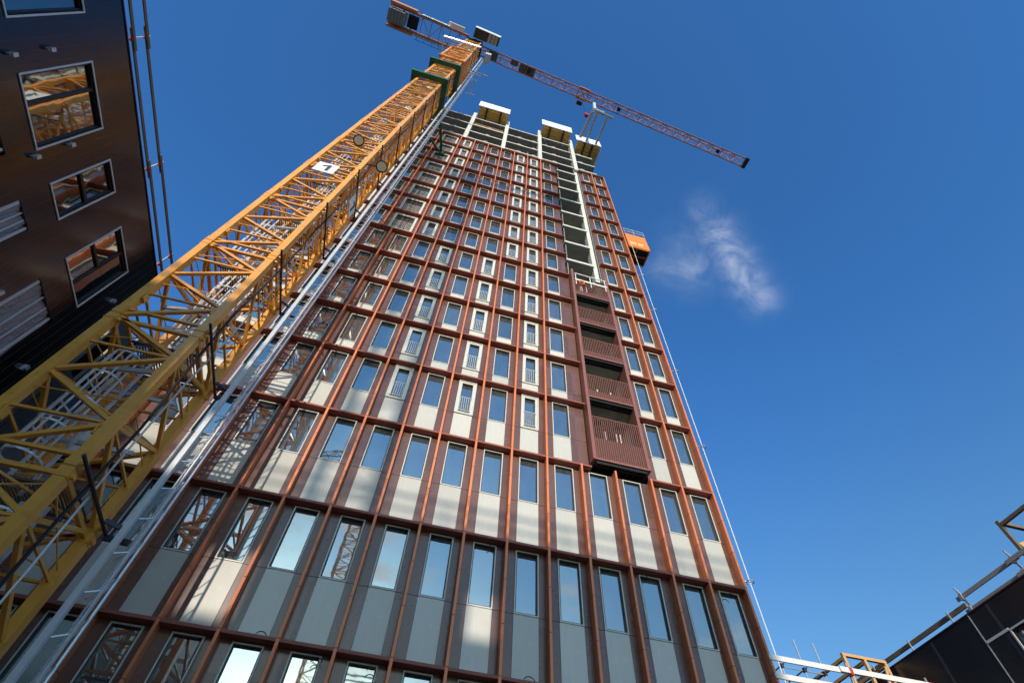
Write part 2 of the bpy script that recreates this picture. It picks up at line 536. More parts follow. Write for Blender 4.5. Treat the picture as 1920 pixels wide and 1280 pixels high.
def pane_mesh(w_, h_, t):
    key = ('p', round(w_, 2), round(h_, 2), round(t, 3))
    if key not in CACHE:
        mb = MB()
        y = PY + .055
        mb.quad((t, y, t), (w_ - t, y, t), (w_ - t, y, h_ - t), (t, y, h_ - t))
        CACHE[key] = mb.mesh('pane', 'glass')
    return CACHE[key]
def railing_mesh(w_, h_, t, n):
    key = ('b', round(w_, 2), round(h_, 2), n)
    if key not in CACHE:
        mb = MB()
        y = PY - .085
        zt = h_ * 0.46
        mb.box(t - .03, w_ - t + .03, y - .012, y + .012, zt - .015, zt + .015)
        mb.box(t - .02, w_ - t + .02, y - .010, y + .010, .12, .145)
        for k in range(n):
            x = t + .02 + (w_ - 2 * t - .04) * k / (n - 1)
            mb.box(x - .010, x + .010, y - .009, y + .009, .146, zt - .016)
        CACHE[key] = mb.mesh('railing', 'rail_grey')
    return CACHE[key]
wins = []       # (x, z, w, h, style)
spans = []      # (x0, x1, z0, z1)
for j in range(len(ZB) - 1):
    z0, z1 = ZB[j], ZB[j + 1]
    low = j < SW
    xs = lowx if low else upx + [12.50]
    tall = z1 - z0 > 3.3
    if tall:
        h_ = 1.98
        wz1 = z1 - .13
        wz0 = wz1 - h_
    else:
        h_ = 2.04
        wz0 = z0 + .74
        wz1 = wz0 + h_
    bays = []
    if low:
        for i in range(len(xs) - 1):
            bays.append((xs[i], xs[i + 1]))
    else:
        for i in range(len(upx) - 1):
            bays.append((upx[i], upx[i + 1]))
        bays.append((10.80, 12.46))
        bays.append((14.89, 16.20))
        bays.append((16.20, XR))
    for (a, b) in bays:
        if low and j >= 4 and 12.1 < (a + b) / 2 < 14.94:
            continue
        if low and j >= 4 and abs(a - 10.80) < .01:
            b = 12.60
        wide = (not low) and abs(a - 0.72) < .01
        st = 's'
        wd = 0.73
        off = 0.35
        bi = round(a / P)
        if wide:
            st, wd, off, h2 = 'w', 1.43, .27, h_ + .25
        else:
            h2 = h_
        if low and j >= 4 and bi in (3, 5, 7) and a > 1:
            st = 'f'
        if (not low) and abs(a - 2.70) < .01 or (not low) and (abs(a - 8.10) < .02 or abs(a - 9.45) < .02):
            st = 'f'
        if a < -3:
            off = 0.24
            wd = .72
        if b == XR or abs(a - 14.94) < .01 or abs(a - 14.89) < .01:
            off = .41
            wd = .64 if not (low and j < 4) else .70
        if abs(a - -2.40) < .01:
            st, wd, off, h2 = 'w', 1.2, .22, h_ + .25
        q0 = wz0 - (h2 - h_) if st == 'w' else wz0
        W = (a + off, a + off + wd, q0, q0 + h2)
        bay(a, b, z0, z1, W, None)
        wins.append((W[0], q0, wd, h2, st))
        spans.append((W[0], W[1], z0 + .006, q0 - .007))
        
camp = Vector((6.2712, -13.7922, -6.1657))
def near(x, z):
    d = (Vector((x, 0, z)) - camp)
    vis = 1.0 if (z > -1.9 and (x > -.3 or z > 0)) else 0.05
    return vis * abs(d.normalized().y) / d.length_squared
wins.sort(key=lambda q: -near(q[0] + q[2] / 2, q[1] + q[3] / 2))
spans.sort(key=lambda q: -near((q[0] + q[1]) / 2, (q[2] + q[3]) / 2))
def toff():
    return Vector(tower.location)
far_f, far_r, far_p, far_b = MB(), MB(), MB(), MB()
def add_mesh(mb, me, off):
    i = len(mb.v)
    mb.v += [(v.co.x + off[0], v.co.y + off[1], v.co.z + off[2]) for v in me.vertices]
    mb.f += [tuple(i + k for k in p.vertices) for p in me.polygons]
for k, (x, z, wd, hh, st) in enumerate(wins):
    fm, t = frame_mesh(wd, hh, st)
    rm = reveal_mesh(wd, hh, t)
    pm = pane_mesh(wd, hh, t)
    bm_ = railing_mesh(wd, hh, t, 12 if st == 'w' else 6) if st != 's' else None
    if k < 100:
        o = rel(tower, fm, 'window', (x, 0, z))
        link('reveal', rm, o)
        link('pane', pm, o)
        if bm_:
            link('railing', bm_, o)
    else:
        add_mesh(far_f, fm, (x, 0, z))
        add_mesh(far_r, rm, (x, 0, z))
        add_mesh(far_p, pm, (x, 0, z))
        if bm_:
            add_mesh(far_b, bm_, (x, 0, z))
ff = wpart(far_f, 'window', 'white_frame', tower)
ff['kind'] = 'stuff'
for mbx, nm, mt_ in ((far_r, 'reveal', 'shaded_reveal'), (far_p, 'pane', 'glass'), (far_b, 'railing', 'rail_grey')):
    o = mbx.build(nm, mt_, ff)
    o['kind'] = 'stuff'
far_s = MB()
for k, (a, b, c, d) in enumerate(spans):
    if d - c < 0.05:
        continue
    if k < 100:
        mb = MB().box(0, b - a, PY - .012, PY + .12, 0, d - c)
        rel(tower, mb.mesh('spandrel_panel', 'white_panel'), 'spandrel_panel', (a, 0, c))
    else:
        far_s.box(a, b, PY - .012, PY + .12, c, d)
wpart(far_s, 'spandrel_panel', 'white_panel', tower)['kind'] = 'stuff'
wpart(mb_clad, 'cladding', 'brown_panel', tower)

# fins: copper cover strips in lengths with open joints, over a dark core
def fin(x, zs):
    mb = MB()
    for c, d in zip(zs, zs[1:]):
        n = 3 if d - c > 3.3 else 2
        for k in range(n):
            mb.box(x - FW / 2, x + FW / 2, 0, PY + .1, c + (d - c) * k / n + .008, c + (d - c) * (k + 1) / n - .008)
    o = wpart(mb, 'vertical_fin', 'copper', tower)
    c_ = MB().box(x - FW / 2 + .008, x + FW / 2 - .008, .008, PY + .1, zs[0], zs[-1])
    wpart(c_, 'core', 'dark_core', o)
for x in lowx:
    if x == XR:
        zs = ZB
    elif abs(x - 16.20) < .01 or (2.6 < x < 10.9):
        zs = ZB
    elif 12.1 < x < 14.95:
        zs = ZB[:5]
    else:
        zs = ZB[:SW + 1] if abs(x - XC) > .01 else ZB
    fin(x, zs)
for x in (-2.40, -0.72, 0.72):
    fin(x, ZB[SW:])
# corner return on the right flank
cr = MB()
for c, d in zip(ZB, ZB[1:]):
    cr.box(XR - FW / 2, XR + .10, PY + .101, PY + .55, c + .006, d - .006)
    cr.box(XR - FW / 2 - .02, XR + .06, PY + .551, 15.9, c + .006, d - .006)
wpart(cr, 'side_cladding', 'brown_panel', tower)
# bands
def band(segs, z):
    mb = MB()
    for a, b in segs:
        mb.box(a, b, .004, PY + .1, z - .08, z - .001)
    wpart(mb, 'horizontal_band', 'copper_band', tower)
g2_ = FW / 2 + .002
for j, z in enumerate(ZB):
    if j < 4:
        band([(a + g2_, b - g2_) for a, b in zip(lowx, lowx[1:])], z)
    else:
        src = sorted(set(lowx[:12] + ([0.72] if j == SW else []))) if j <= SW else upx
        segs = [(a + g2_, b - g2_) for a, b in zip(src, src[1:]) if b < 10.9]
        segs.append((10.80 + g2_, 12.56 if j < SW else 12.50))
        band(segs, z)
        band([(14.92, 16.20 - g2_), (16.20 + g2_, XR - g2_)], z)

# body behind the panels: back walls of the rooms, floors every storey, the open balcony shaft
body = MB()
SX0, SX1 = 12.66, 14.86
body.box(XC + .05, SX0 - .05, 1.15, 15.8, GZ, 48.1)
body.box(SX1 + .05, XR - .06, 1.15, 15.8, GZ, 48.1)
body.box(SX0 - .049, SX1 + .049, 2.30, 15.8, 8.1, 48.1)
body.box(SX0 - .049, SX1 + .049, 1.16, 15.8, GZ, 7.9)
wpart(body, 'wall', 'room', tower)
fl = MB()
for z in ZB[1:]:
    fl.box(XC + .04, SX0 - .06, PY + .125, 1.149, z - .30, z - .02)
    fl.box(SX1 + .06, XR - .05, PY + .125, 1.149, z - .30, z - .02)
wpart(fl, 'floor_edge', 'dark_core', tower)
for (a, b) in ((XC + .045, XC + .1), (XR - .10, XR - .055)):
    wpart(MB().box(a, b, PY + .125, 1.149, GZ, 48.05), 'corner_wall', 'dark_core', tower)
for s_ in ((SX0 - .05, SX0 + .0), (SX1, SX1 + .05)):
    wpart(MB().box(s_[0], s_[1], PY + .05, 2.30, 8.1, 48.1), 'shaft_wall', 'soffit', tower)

# lit tubes seen through a few of the lower windows
for (x, z, dx, dz) in ((7.05, 1.98, .36, .05), (11.30, 2.10, .30, -.22), (1.86, 1.98, .42, .0)):
    o = wpart(MB().bar((x, .80, z), (x + dx, .95, z + dz), .05, .05), 'ceiling_lamp', 'lamp', tower)

for (x, z, r_, fl2) in ((10.25, .03, .16, 1), (11.55, .02, .10, -1), (3.62, .05, .12, 1), (5.05, -.32, .13, -1), (6.35, -.33, .11, 1), (9.05, 3.6, .12, -1),
                      (14.0, 3.62, .10, 1), (4.75, 7.5, .10, -1), (11.9, 3.9, .09, 1), (16.95, 3.55, .12, -1), (12.1, 7.82, .10, 1), (15.6, 7.8, .08, 1)):
    arc = [(x + fl2 * r_ * math.cos(t), .18 - .02 * t, z + r_ * .8 * math.sin(t)) for t in [i * math.pi / 8 for i in range(9)]]
    wpart(MB().tube(arc, .012, 5), 'cable_end', 'rubber', tower)

# balconies
bz = [8.03, 11.73, 14.85, 17.93, 21.05, 24.20]
for (a, b) in ((12.60, 12.74), (14.82, 14.96)):
    jamb = MB()
    for k in range(5):
        jamb.box(a, b, -.13, PY + .2, bz[k] + .004, bz[k + 1] - .004)
    wpart(jamb, 'balcony_frame', 'brown_metal', tower)
for k in range(5):
    z0, z1 = bz[k], bz[k + 1]
    zs = z0 + (1.22 if k == 0 else .52)
    zt = z0 + (2.46 if k == 0 else 1.62)
    fl_ = z0 + (1.05 if k == 0 else 0.10)
    mb = MB()
    mb.box(12.745, 14.815, -.12, -.075, z0, z0 + .10)                # bottom rail
    mb.box(12.745, 14.815, -.115, -.09, zt - .03, zt)                # hand rail
    n = 23
    for q in range(n):
        x = 12.79 + 1.98 * q / (n - 1)
        mb.box(x - .011, x + .011, -.125, -.085, z0 + .101, zt - .031)
    o = wpart(mb, 'balcony', 'brown_metal', tower)
    wpart(MB().box(12.75, 14.81, -.083, -.060, z0 + .102, zs), 'backing_sheet', 'slat_back', o)
    sb = MB()
    sb.box(12.745, 14.815, -.055, PY + .02, z0 - .02, z0 + .05)
    for y in (-.02, .12):
        sb.bar((12.75, y, z0 - .075), (14.81, y, z0 - .075), .07, .10)
    for x in (13.2, 14.1):
        sb.bar((x, -.05, z0 - .06), (x, .6, z0 - .06), .05, .05)
    wpart(sb, 'under_frame', 'black_steel', o)
    wpart(MB().box(12.74, 14.82, PY + .03, 2.28, fl_ - .22, fl_), 'floor_slab', 'soffit', o)
    wpart(MB().box(12.72, 14.84, 2.245, 2.275, fl_ + .01, z1 - .25), 'bounce_wall', 'white_panel', o)  # pale sheet added to bounce light onto the balcony ceiling
    dr = MB()
    for (a, b) in ((12.9, 13.75), (13.8, 14.65)):
        dr.box(a, a + .06, 2.16, 2.24, fl_ + .02, fl_ + 2.25)
        dr.box(b - .06, b, 2.16, 2.24, fl_ + .02, fl_ + 2.25)
        dr.box(a + .061, b - .061, 2.16, 2.24, fl_ + 2.18, fl_ + 2.25)
        dr.box(a + .061, b - .061, 2.16, 2.24, fl_ + .02, fl_ + .09)
    wpart(dr, 'balcony_door', 'white_frame', o)
    if k in (0, 1):
        pp = MB()
        for x in (12.86, 13.45, 13.98, 14.12) if k == 0 else (12.85, 13.4, 14.05):
            pp.box(x, x + .06, .35, .42, fl_, fl_ + 1.15)
        wpart(pp, 'leaning_board', 'wood_white', o)
    if k == 0:
        for x in (13.25, 14.2):
            hk = MB()
            hk.box(x, x + .26, .5, .8, 11.02, 11.12)
            hk.bar((x + .1, .62, 11.13), (x + .1, .62, 11.50), .05)
            hk.bar((x + .16, .62, 11.13), (x + .16, .62, 11.50), .03)
            wpart(hk, 'bracket', 'black_steel', o)

# bare concrete shaft above the finished balconies
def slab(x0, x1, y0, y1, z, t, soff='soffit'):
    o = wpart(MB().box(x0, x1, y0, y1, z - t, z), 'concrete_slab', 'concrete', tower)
    wpart(MB().box(x0 + .02, x1 - .02, y0 + .03, y1 - .05, z - t - .012, z - t - .001), 'soffit', soff, o)  # darker sheet under the slab, its shade put into the colour
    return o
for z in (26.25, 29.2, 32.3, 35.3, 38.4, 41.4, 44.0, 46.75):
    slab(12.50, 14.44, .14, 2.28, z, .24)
for z in (24.3, 26.27, 29.22, 32.32):
    dr = MB()
    for (a, b) in ((12.72, 13.32), (13.38, 13.95), (14.0, 14.42)):
        dr.box(a, a + .07, 1.60, 1.70, z + .02, z + 2.5)
        dr.box(b - .07, b, 1.60, 1.70, z + .02, z + 2.5)
        dr.box(a + .071, b - .071, 1.60, 1.70, z + 2.38, z + 2.5)
        dr.box(a + .071, b - .071, 1.60, 1.70, z + .02, z + .3)
    wpart(dr, 'balcony_door', 'white_frame', tower)
for k, (x, za, zb) in enumerate(((2.70, 48.4, 60.6), (6.65, 48.4, 61.0), (10.58, 48.4, 61.2), (14.45, 48.4, 60.9))):
    o = wpart(MB().box(x, x + .40, .10, .62, za, zb), 'concrete_column', 'concrete', tower)
wpart(MB().box(14.47, 14.77, .36, .80, 24.3, 48.38), 'concrete_column', 'concrete', tower)
# top floors
lv = (49.55, 52.35, 55.45, 58.75)
for k, z in enumerate(lv):
    slab(XC, 17.02 if k < 3 else 14.86, .24, 15.8, z, .24, 'shaded_concrete')
    for x in (-2.6, -.4, 1.2, 4.8, 8.3, 9.9, 12.2, 15.2):
        if k < 3:
            wpart(MB().box(x, x + .42, .20, .50, z + .004, z + .12), 'edge_block', 'concrete', tower)
wpart(MB().box(-2.5, 16.0, 6.0, 15.0, 48.15, 58.4), 'core_wall', 'shaded_concrete', tower)
for z in (55.47, 58.77):
    rl = MB()
    for dz in (.5, 1.0):
        rl.bar((3.3, .34, z + dz), (6.5, .34, z + dz), .03, .12) if z < 58 else None
    for x in (3.3, 4.9, 6.5):
        rl.bar((x, .36, z), (x, .36, z + 1.1), .04)
    if z < 58:
        wpart(rl, 'edge_rail', 'wood_new', tower)
for k, (za, zb_) in enumerate(((49.56, 52.10), (52.36, 55.20), (55.46, 58.50))):
    for x in (-2.9, -1.1, .8, 4.4, 5.6, 8.1, 9.3, 11.8, 13.2):
        xx = x + random.uniform(-.3, .3)
        yy = random.uniform(.7, 1.6)
        if k == 0 and random.random() < .5:
            continue
        wpart(MB().tube([(xx, yy, za), (xx, yy, zb_)], .035, 6).box(xx - .09, xx + .09, yy - .09, yy + .09, zb_ - .08, zb_ - .02), 'steel_prop', 'galvanised' if random.random() < .6 else 'red_paint', tower)
for x, zt_ in ((2.70, 60.6), (6.65, 61.0), (10.58, 61.2), (14.45, 60.9)):
    for q in range(4):
        wpart(MB().tube([(x + .06 + .28 * (q % 2), .17 + .38 * (q // 2), zt_), (x + .06 + .28 * (q % 2), .17 + .38 * (q // 2), zt_ + .9)], .014, 5), 'starter_bar', 'dark_pipe', tower)
tp = MB()
for x in [-3.7 + .6 * i for i in range(10)]:
    wpart(MB().box(x, x + .28, .26, .42, 58.754, 58.90), 'edge_block', 'concrete', tower)

# ------------------------------------------------------------------ tower cranes
def tilted_ring(mb, c, r, n, axis_pts):
    pass
def crane_section(mb, h0, h1, hw, chord=.20, br=.085, horiz=True):
    """lattice of one mast section between heights, half width hw; zigzag bars on four faces"""
    cs = [(-hw, -hw), (hw, -hw), (hw, hw), (-hw, hw)]
    n = 2
    dz = (h1 - h0) / n
    for k, (x, y) in enumerate(cs):
        mb.box(x - chord / 2, x + chord / 2, y - chord / 2, y + chord / 2, h0 + .004, h1 - .004)
    for z in (h0 + .06, h0 + dz + .06):
        mb.bar((-hw + chord / 2, -hw + chord / 2, z), (hw - chord / 2, hw - chord / 2, z), br * .55, br * .55)
    for k in range(4):
        (xa, ya), (xb, yb) = cs[k], cs[(k + 1) % 4]
        if k in (1, 3):
            (xa, ya), (xb, yb) = (xb, yb), (xa, ya)
        ux, uy = (xb - xa), (yb - ya)
        l = math.hypot(ux, uy)
        ux, uy = ux / l, uy / l
        e = chord / 2
        A = lambda z: (xa + ux * e, ya + uy * e, z)
        B = lambda z: (xb - ux * e, yb - uy * e, z)
        for q in range(n):
            z = h0 + dz * q
            mb.bar(A(z + .10), B(z + dz / 2), br, br)
            mb.bar(B(z + dz / 2 + .12), A(z + dz - .02), br, br)
        if horiz:
            mb.bar(A(h0 + .30), B(h0 + .30), br * .8, br * .8)
            mb.bar((xa + ux * e, ya + uy * e, h0 - .12), (xb - ux * e, yb - uy * e, h0 - .12), br, br)
        # extra lacing: short knees at the nodes and a mid-panel horizontal
        for q in range(n):
            z = h0 + dz * q
            mb.bar(A(z + dz / 2 + .04), B(z + dz / 2 + .06), br * .6, br * .6)
        # thin stays
        mb.tube([A(h0 + 1.62), B(h0 + 1.72)], .016, 5)
        mb.tube([A(h0 + 3.35), B(h0 + 3.80)], .016, 5)
def joint_lugs(mb, h, hw, chord=.20):
    for x, y in ((-hw, -hw), (hw, -hw), (hw, hw), (-hw, hw)):
        c = chord / 2 + .010
        sx = 1 if x > 0 else -1
        sy = 1 if y > 0 else -1
        mb.box(x - c, x + c, y - c, y + c, h - .22, h - .02)
        mb.box(x - c, x + c, y - c, y + c, h + .02, h + .22)
        for z in (h - .15, h + .15):
            mb.tube([(x - .18, y, z), (x + .18, y, z)], .045, 8)
        # lifting eye
        mb.box(x - .02 + sx * -.14, x + .02 + sx * -.14, y - .09, y + .09, h + .75, h + .98)
def ladder_mesh(h, hoops=True):
    mb = MB()
    for x in (-.22, .22):
        mb.box(x - .035, x + .035, -.02, .02, 0, h - .02)
    k = 0
    while .15 + .28 * k < h - .1:
        z = .15 + .28 * k
        mb.tube([(-.18, 0, z), (.18, 0, z)], .015, 5)
        k += 1
    if hoops:
        zz = [.45 + .75 * i for i in range(int((h - .4) / .75) + 1)]
        for z in zz:
            pts = [(-.22, 0, z)] + [(.36 * math.cos(t), -.36 + .36 * -math.sin(t) * 1.0, z) for t in [math.pi - i * math.pi / 8 for i in range(9)]] + [(.22, 0, z)]
            for a, b in zip(pts, pts[1:]):
                mb.bar(a, b, .012, .045)
        for t in (0.15, .35, .5, .65, .85):
            a = math.pi * t
            x, y = .36 * math.cos(a), -.36 - .36 * math.sin(a)
            mb.box(x - .022, x + .022, y - .006, y + .006, zz[0], zz[-1])
    return mb
def rest_mesh(hw):
    mb = MB()
    for i in range(int((2 * hw - .3) / .07)):
        x = -hw + .18 + .07 * i
        mb.box(x, x + .02, -.1, hw - .12, 0, .035)
    for y in (-.1, hw - .12):
        mb.box(-hw + .12, hw - .12, y - .03, y + .03, -.045, -.002)
    return mb
def guard_mesh(x0, x1, y, z):
    mb = MB()
    for dz in (.5, 1.05):
        mb.tube([(x0, y, z + dz), (x1, y, z + dz)], .02, 5)
    n = max(2, int((x1 - x0) / 1.0) + 1)
    for k in range(n):
        x = x0 + (x1 - x0) * k / (n - 1)
        mb.tube([(x, y, z), (x, y, z + 1.07)], .02, 5)
    return mb
SEC = 4.14
def build_crane(label, x, y, zj, nsec, ztop, jib_ang, jib_len, simple=False, group='tower cranes on the site'):
    cr_ = thing('tower_crane', label, 'crane', (x, y, GZ), group)
    hw = 0.93
    base = zj - SEC * math.ceil((zj - GZ) / SEC - .001)
    secm = None
    secs = []
    mb = MB()
    crane_section(mb, 0, SEC, hw)
    joint_lugs(mb, 0, hw)
    secm = mb.mesh('mast_section', 'yellow')
    lad = ladder_mesh(SEC - .1).mesh('ladder', 'alu')
    rest = rest_mesh(hw).mesh('rest_platform', 'grating')
    beam = MB()
    beam.bar((-hw + .1, -.35, 0), (hw - .1, -.62, 0), .05, .12)
    beam.bar((-hw + .1, .30, 0), (hw - .1, .30, 0), .05, .10)
    beamm = beam.mesh('ladder_beam', 'galvanised')
    k = 0
    z = base
    while z < ztop - .1:
        o = link('mast_section', secm, cr_, (0, 0, z - GZ))
        if not simple:
            s_ = 1 if k % 2 else -1
            link('ladder', lad, o, (-.10 + .30 * s_, .18, .05))
            link('rest_platform', rest, o, (0, 0, .20))
            link('ladder_beam', beamm, o, (0, .1, 1.55))
            if k % 2 == 0:
                link('ladder_beam', beamm, o, (0, .1, 3.1))
        k += 1
        z += SEC
    zt = z - GZ
    # slewing ring, cat head, jibs
    su = MB()
    su.tube([(0, 0, zt), (0, 0, zt + .35)], 1.25, 20)
    su.box(-1.15, 1.15, -1.15, 1.15, zt + .36, zt + .62)
    su.build('slewing_ring', 'black_steel', cr_)
    ca, sa = math.cos(jib_ang), math.sin(jib_ang)
    def rot(o):
        o.rotation_euler = (0, 0, jib_ang)
        return o
    th = MB()
    crane_section(th, zt + .63, zt + 3.0, .72, .18, .09, False)
    rot(th.build('turntable_frame', 'jib_paint', cr_))
    # jib: two bottom chords and one top chord
    jb = MB()
    zb = zt + 1.35
    jw = .62
    jh = 1.55
    nb = int(jib_len / 1.95)
    st = jib_len / nb
    for yy in (-jw, jw):
        jb.bar((.9, yy, zb), (jib_len, yy, zb), .17, .17)
    jb.bar((.9, 0, zb + jh), (jib_len - 1, 0, zb + jh), .13, .13)
    for i in range(nb):
        xa, xb = max(.9, st * i), st * (i + 1)
        for s_ in (-1, 1):
            jb.bar((xa, jw * s_, zb), ((xa + xb) / 2, 0, zb + jh), .075, .075)
            jb.bar(((xa + xb) / 2, 0, zb + jh), (xb, jw * s_, zb), .075, .075)
        jb.bar((xb, -jw, zb), (xb, jw, zb), .09, .09)
        if i % 2:
            jb.bar((xa, -jw, zb - .002), (xb, jw, zb - .002), .045, .045)
        else:
            jb.bar((xa, jw, zb - .002), (xb, -jw, zb - .002), .045, .045)
    jo = rot(jb.build('jib', 'jib_paint', cr_))
    tip = MB()
    tip.box(jib_len + .01, jib_len + .55, -.8, .8, zb - .3, zb + .25)
    tip.build('jib_tip', 'black_steel', jo)
    if simple:
        cj = MB()
        cj.box(-10.5, -.9, -.6, .6, zb - .1, zb + .2)
        cj.box(-10.4, -8.2, -.75, .75, zb - 1.6, zb + 1.2)
        rot(cj.build('counter_jib', 'jib_paint', cr_))
        return cr_, zt, zb
    mp = MB()                                     # maintenance cradle and boxes under the jib root
    mp.box(2.2, 3.6, -.55, .55, zb - .12, zb - .08)
    mp.box(5.6, 6.7, -.58, .1, zb - .12, zb - .08)
    mp.box(7.0, 9.4, -.58, .58, zb + .12, zb + .16)
    mp.build('service_platform', 'grating', jo)
    for i, (a, b) in enumerate(((27.6, 28.7), (29.6, 30.7), (31.5, 32.6), (33.2, 34.7), (38.2, 39.7))):
        s_ = 1 if i < 3 else -1
        MB().bar((a, .42 * s_, zb - .10), (b, -.42 * s_, zb - .10), .10, .05).build('pale_brace', 'white_board', jo)
    for a in (8.2, 22.8, 39.9):
        MB().box(a, a + .5, -.25, .25, zb - .18, zb + .2).build('rope_pulley', 'black_steel', jo)
    # counter jib
    cz = zb - .25
    cj = MB()
    for yy in (-1.15, 1.15):
        cj.box(-12.3, -1.0, yy - .16, yy + .16, cz - .34, cz + .12)
    for i in range(8):
        xa, xb = -1.0 - 1.35 * i, -1.0 - 1.35 * (i + 1)
        cj.bar((xa, -1.0, cz), (xb, 1.0, cz), .07, .07) if i % 2 else cj.bar((xa, 1.0, cz), (xb, -1.0, cz), .07, .07)
        cj.bar((xb, -1.0, cz), (xb, 1.0, cz), .09, .09)
    cjo = rot(cj.build('counter_jib', 'jib_paint', cr_))
    for (ya, yb) in ((-1.62, -1.32), (1.32, 1.62)):
        MB().box(-12.3, -8.6, ya, yb, cz - .95, cz + .55).build('side_plate', 'jib_paint', cjo)
    for i in range(5):
        MB().box(-12.2 + .46 * i, -11.78 + .46 * i, -.82, .82, cz - 1.7, cz + .9).build('ballast_block', 'ballast', cjo)
    gr = MB()
    gr.box(-9.7, -8.2, -.84, .84, cz - .05, cz - .02)
    gr.build('machine_deck', 'black_steel', cjo)
    for s_, (xa, xb) in ((-1, (-7.9, -3.9)), (1, (-8.4, -4.6))):
        bo = MB()
        yy = 1.37 * s_
        bo.box(xa, xb, yy - .04, yy + .04, cz - .50, cz + .40)
        bn = bo.build('name_board', 'white_board', cjo)
        le = MB()
        xx = xa + .25
        q = 0
        while xx < xb - .3:
            if q % 7 == 4 and le.v:
                le.build('lettering', 'ink', bn)
                le = MB()
            if q % 7 != 4:
                le.box(xx, xx + .16, yy - .046, yy + .046, cz - .34, cz + .20)
                le.box(xx + .03, xx + .10, yy - .034, yy + .034, cz - .506, cz - .501)
            q += 1
            xx += .27
        le.build('lettering', 'ink', bn)
    mc = MB()
    mc.box(-4.2, -1.9, -1.9, -1.4, cz + .05, cz + .55)
    mc.build('electric_cabinet', 'cab_white', cjo)
    wl = MB()
    for dy in (1.5, 1.95):
        wl.bar((-8.3, dy, cz - .05), (-1.2, dy, cz - .05), .06, .06)
    for i in range(7):
        wl.bar((-8 + 1.1 * i, 1.5, cz - .05), (-8 + 1.1 * i, 1.95, cz - .05), .05, .05)
    wl.build('walkway', 'grating', cjo)
    # cab beside the jib root
    cb = MB()
    cx0 = .45
    cb.box(cx0 - .9, cx0 + 1.1, -2.55, -1.35, zb - .95, zb + 1.15)
    cab = rot(cb.build('cab', 'cab_dark', cr_))
    for a in (1.12, 1.62, 2.10):
        MB().box(cx0 + a, cx0 + a + .40, -2.50, -1.38, zb - .92, zb - .84).build('floor_plate', 'cab_beige', cab)
    fr = MB()
    fr.box(cx0 + 1.11, cx0 + 2.7, -2.52, -1.37, zb - .83, zb + .9)
    fr.build('cabin_shell', 'cab_dark', cab)
    wt = MB()
    wt.box(cx0 - .95, cx0 + 2.75, -2.64, -2.56, zb - .80, zb + 1.2)
    wt.build('sunlit_cab_face', 'cab_white', cab)  # white plate: sunlight on this side of the cab put into colour
    # trolley, block and rope
    tx = 17.1
    tr_ = MB()
    for yy in (-.78, .78):
        tr_.box(tx - .8, tx + .8, yy - .07, yy + .07, zb - .28, zb + .12)
    for xx in (tx - .8, tx + .8):
        tr_.box(xx - .07, xx + .07, -.71, .71, zb - .28, zb - .08)
    tr_.bar((tx - .6, -.6, zb - .2), (tx + .6, .6, zb - .2), .10, .10)
    tr_.bar((tx - .6, .6, zb - .23), (tx + .6, -.6, zb - .23), .10, .10)
    tr = rot(tr_.build('trolley', 'orange_mesh', cr_))
    MB().box(tx - .45, tx + .35, 1.0, 1.5, zb - .9, zb - .2).build('trolley_motor', 'black_steel', tr)
    hb = MB()
    hz = 66.0 - GZ
    hb.box(tx - .55, tx - .10, .35, .75, hz, hz + .95)
    h = hb.build('hook_block', 'red_paint', tr)
    rp = MB()
    rp.tube([(tx - .3, .55, zb - .3), (tx - .3, .55, hz + .9)], .02, 5)
    rp.tube([(tx - .2, .4, zb - .3), (tx - .2, .5, hz + .9)], .02, 5)
    rp.build('hoist_rope', 'black_steel', h)
    return cr_, zt, zb

CX, CY = -.33, -4.30
crane, zt, zb = build_crane('yellow lattice tower crane with a lift rail, in front of the tower left edge',
                            CX, CY, 8.0, 0, 78.0, R(5.3), 44.8)
dz = -GZ
hw = .93
# climbing frame round the mast below the slewing unit, and its green collars
cf = MB()
crane_section(cf, 54.2 + dz, 58.6 + dz, 1.22, .18, .09)
crane_section(cf, 58.6 + dz, 63.0 + dz, 1.22, .18, .09)
for z in (54.2, 63.0):
    for s_ in (-1, 1):
        cf.box(-1.34, 1.34, s_ * 1.33 - .07, s_ * 1.33 + .07, z + dz - .12, z + dz + .12)
cage = cf.build('climbing_frame', 'yellow', crane)
pl = MB()
for yy in (-1.95, -1.60):
    pl.box(-2.4, 2.0, yy - .03, yy + .03, 63.25 + dz, 63.33 + dz)
    pl.box(-2.0, 1.1, yy + .5, yy + .57, 67.2 + dz, 67.28 + dz)
for xx in (-2.36, -1.7):
    pl.box(xx - .04, xx + .04, -1.55, 1.6, 63.25 + dz, 63.33 + dz)
wk = pl.build('work_platform', 'galvanised', cage)
gm = guard_mesh(-2.4, 2.0, -2.03, 63.33 + dz)
gm.v += []
gm.build('guard_rail', 'galvanised', wk)
g2 = MB()
for yy in (-2.0, -.9, .3, 1.5):
    g2.tube([(-2.38, yy, 63.34 + dz), (-2.38, yy, 64.4 + dz)], .02, 5)
for q in (.5, 1.05):
    g2.tube([(-2.38, -2.0, 63.34 + dz + q), (-2.38, 1.5, 63.34 + dz + q)], .02, 5)
g2.build('guard_rail', 'galvanised', wk)
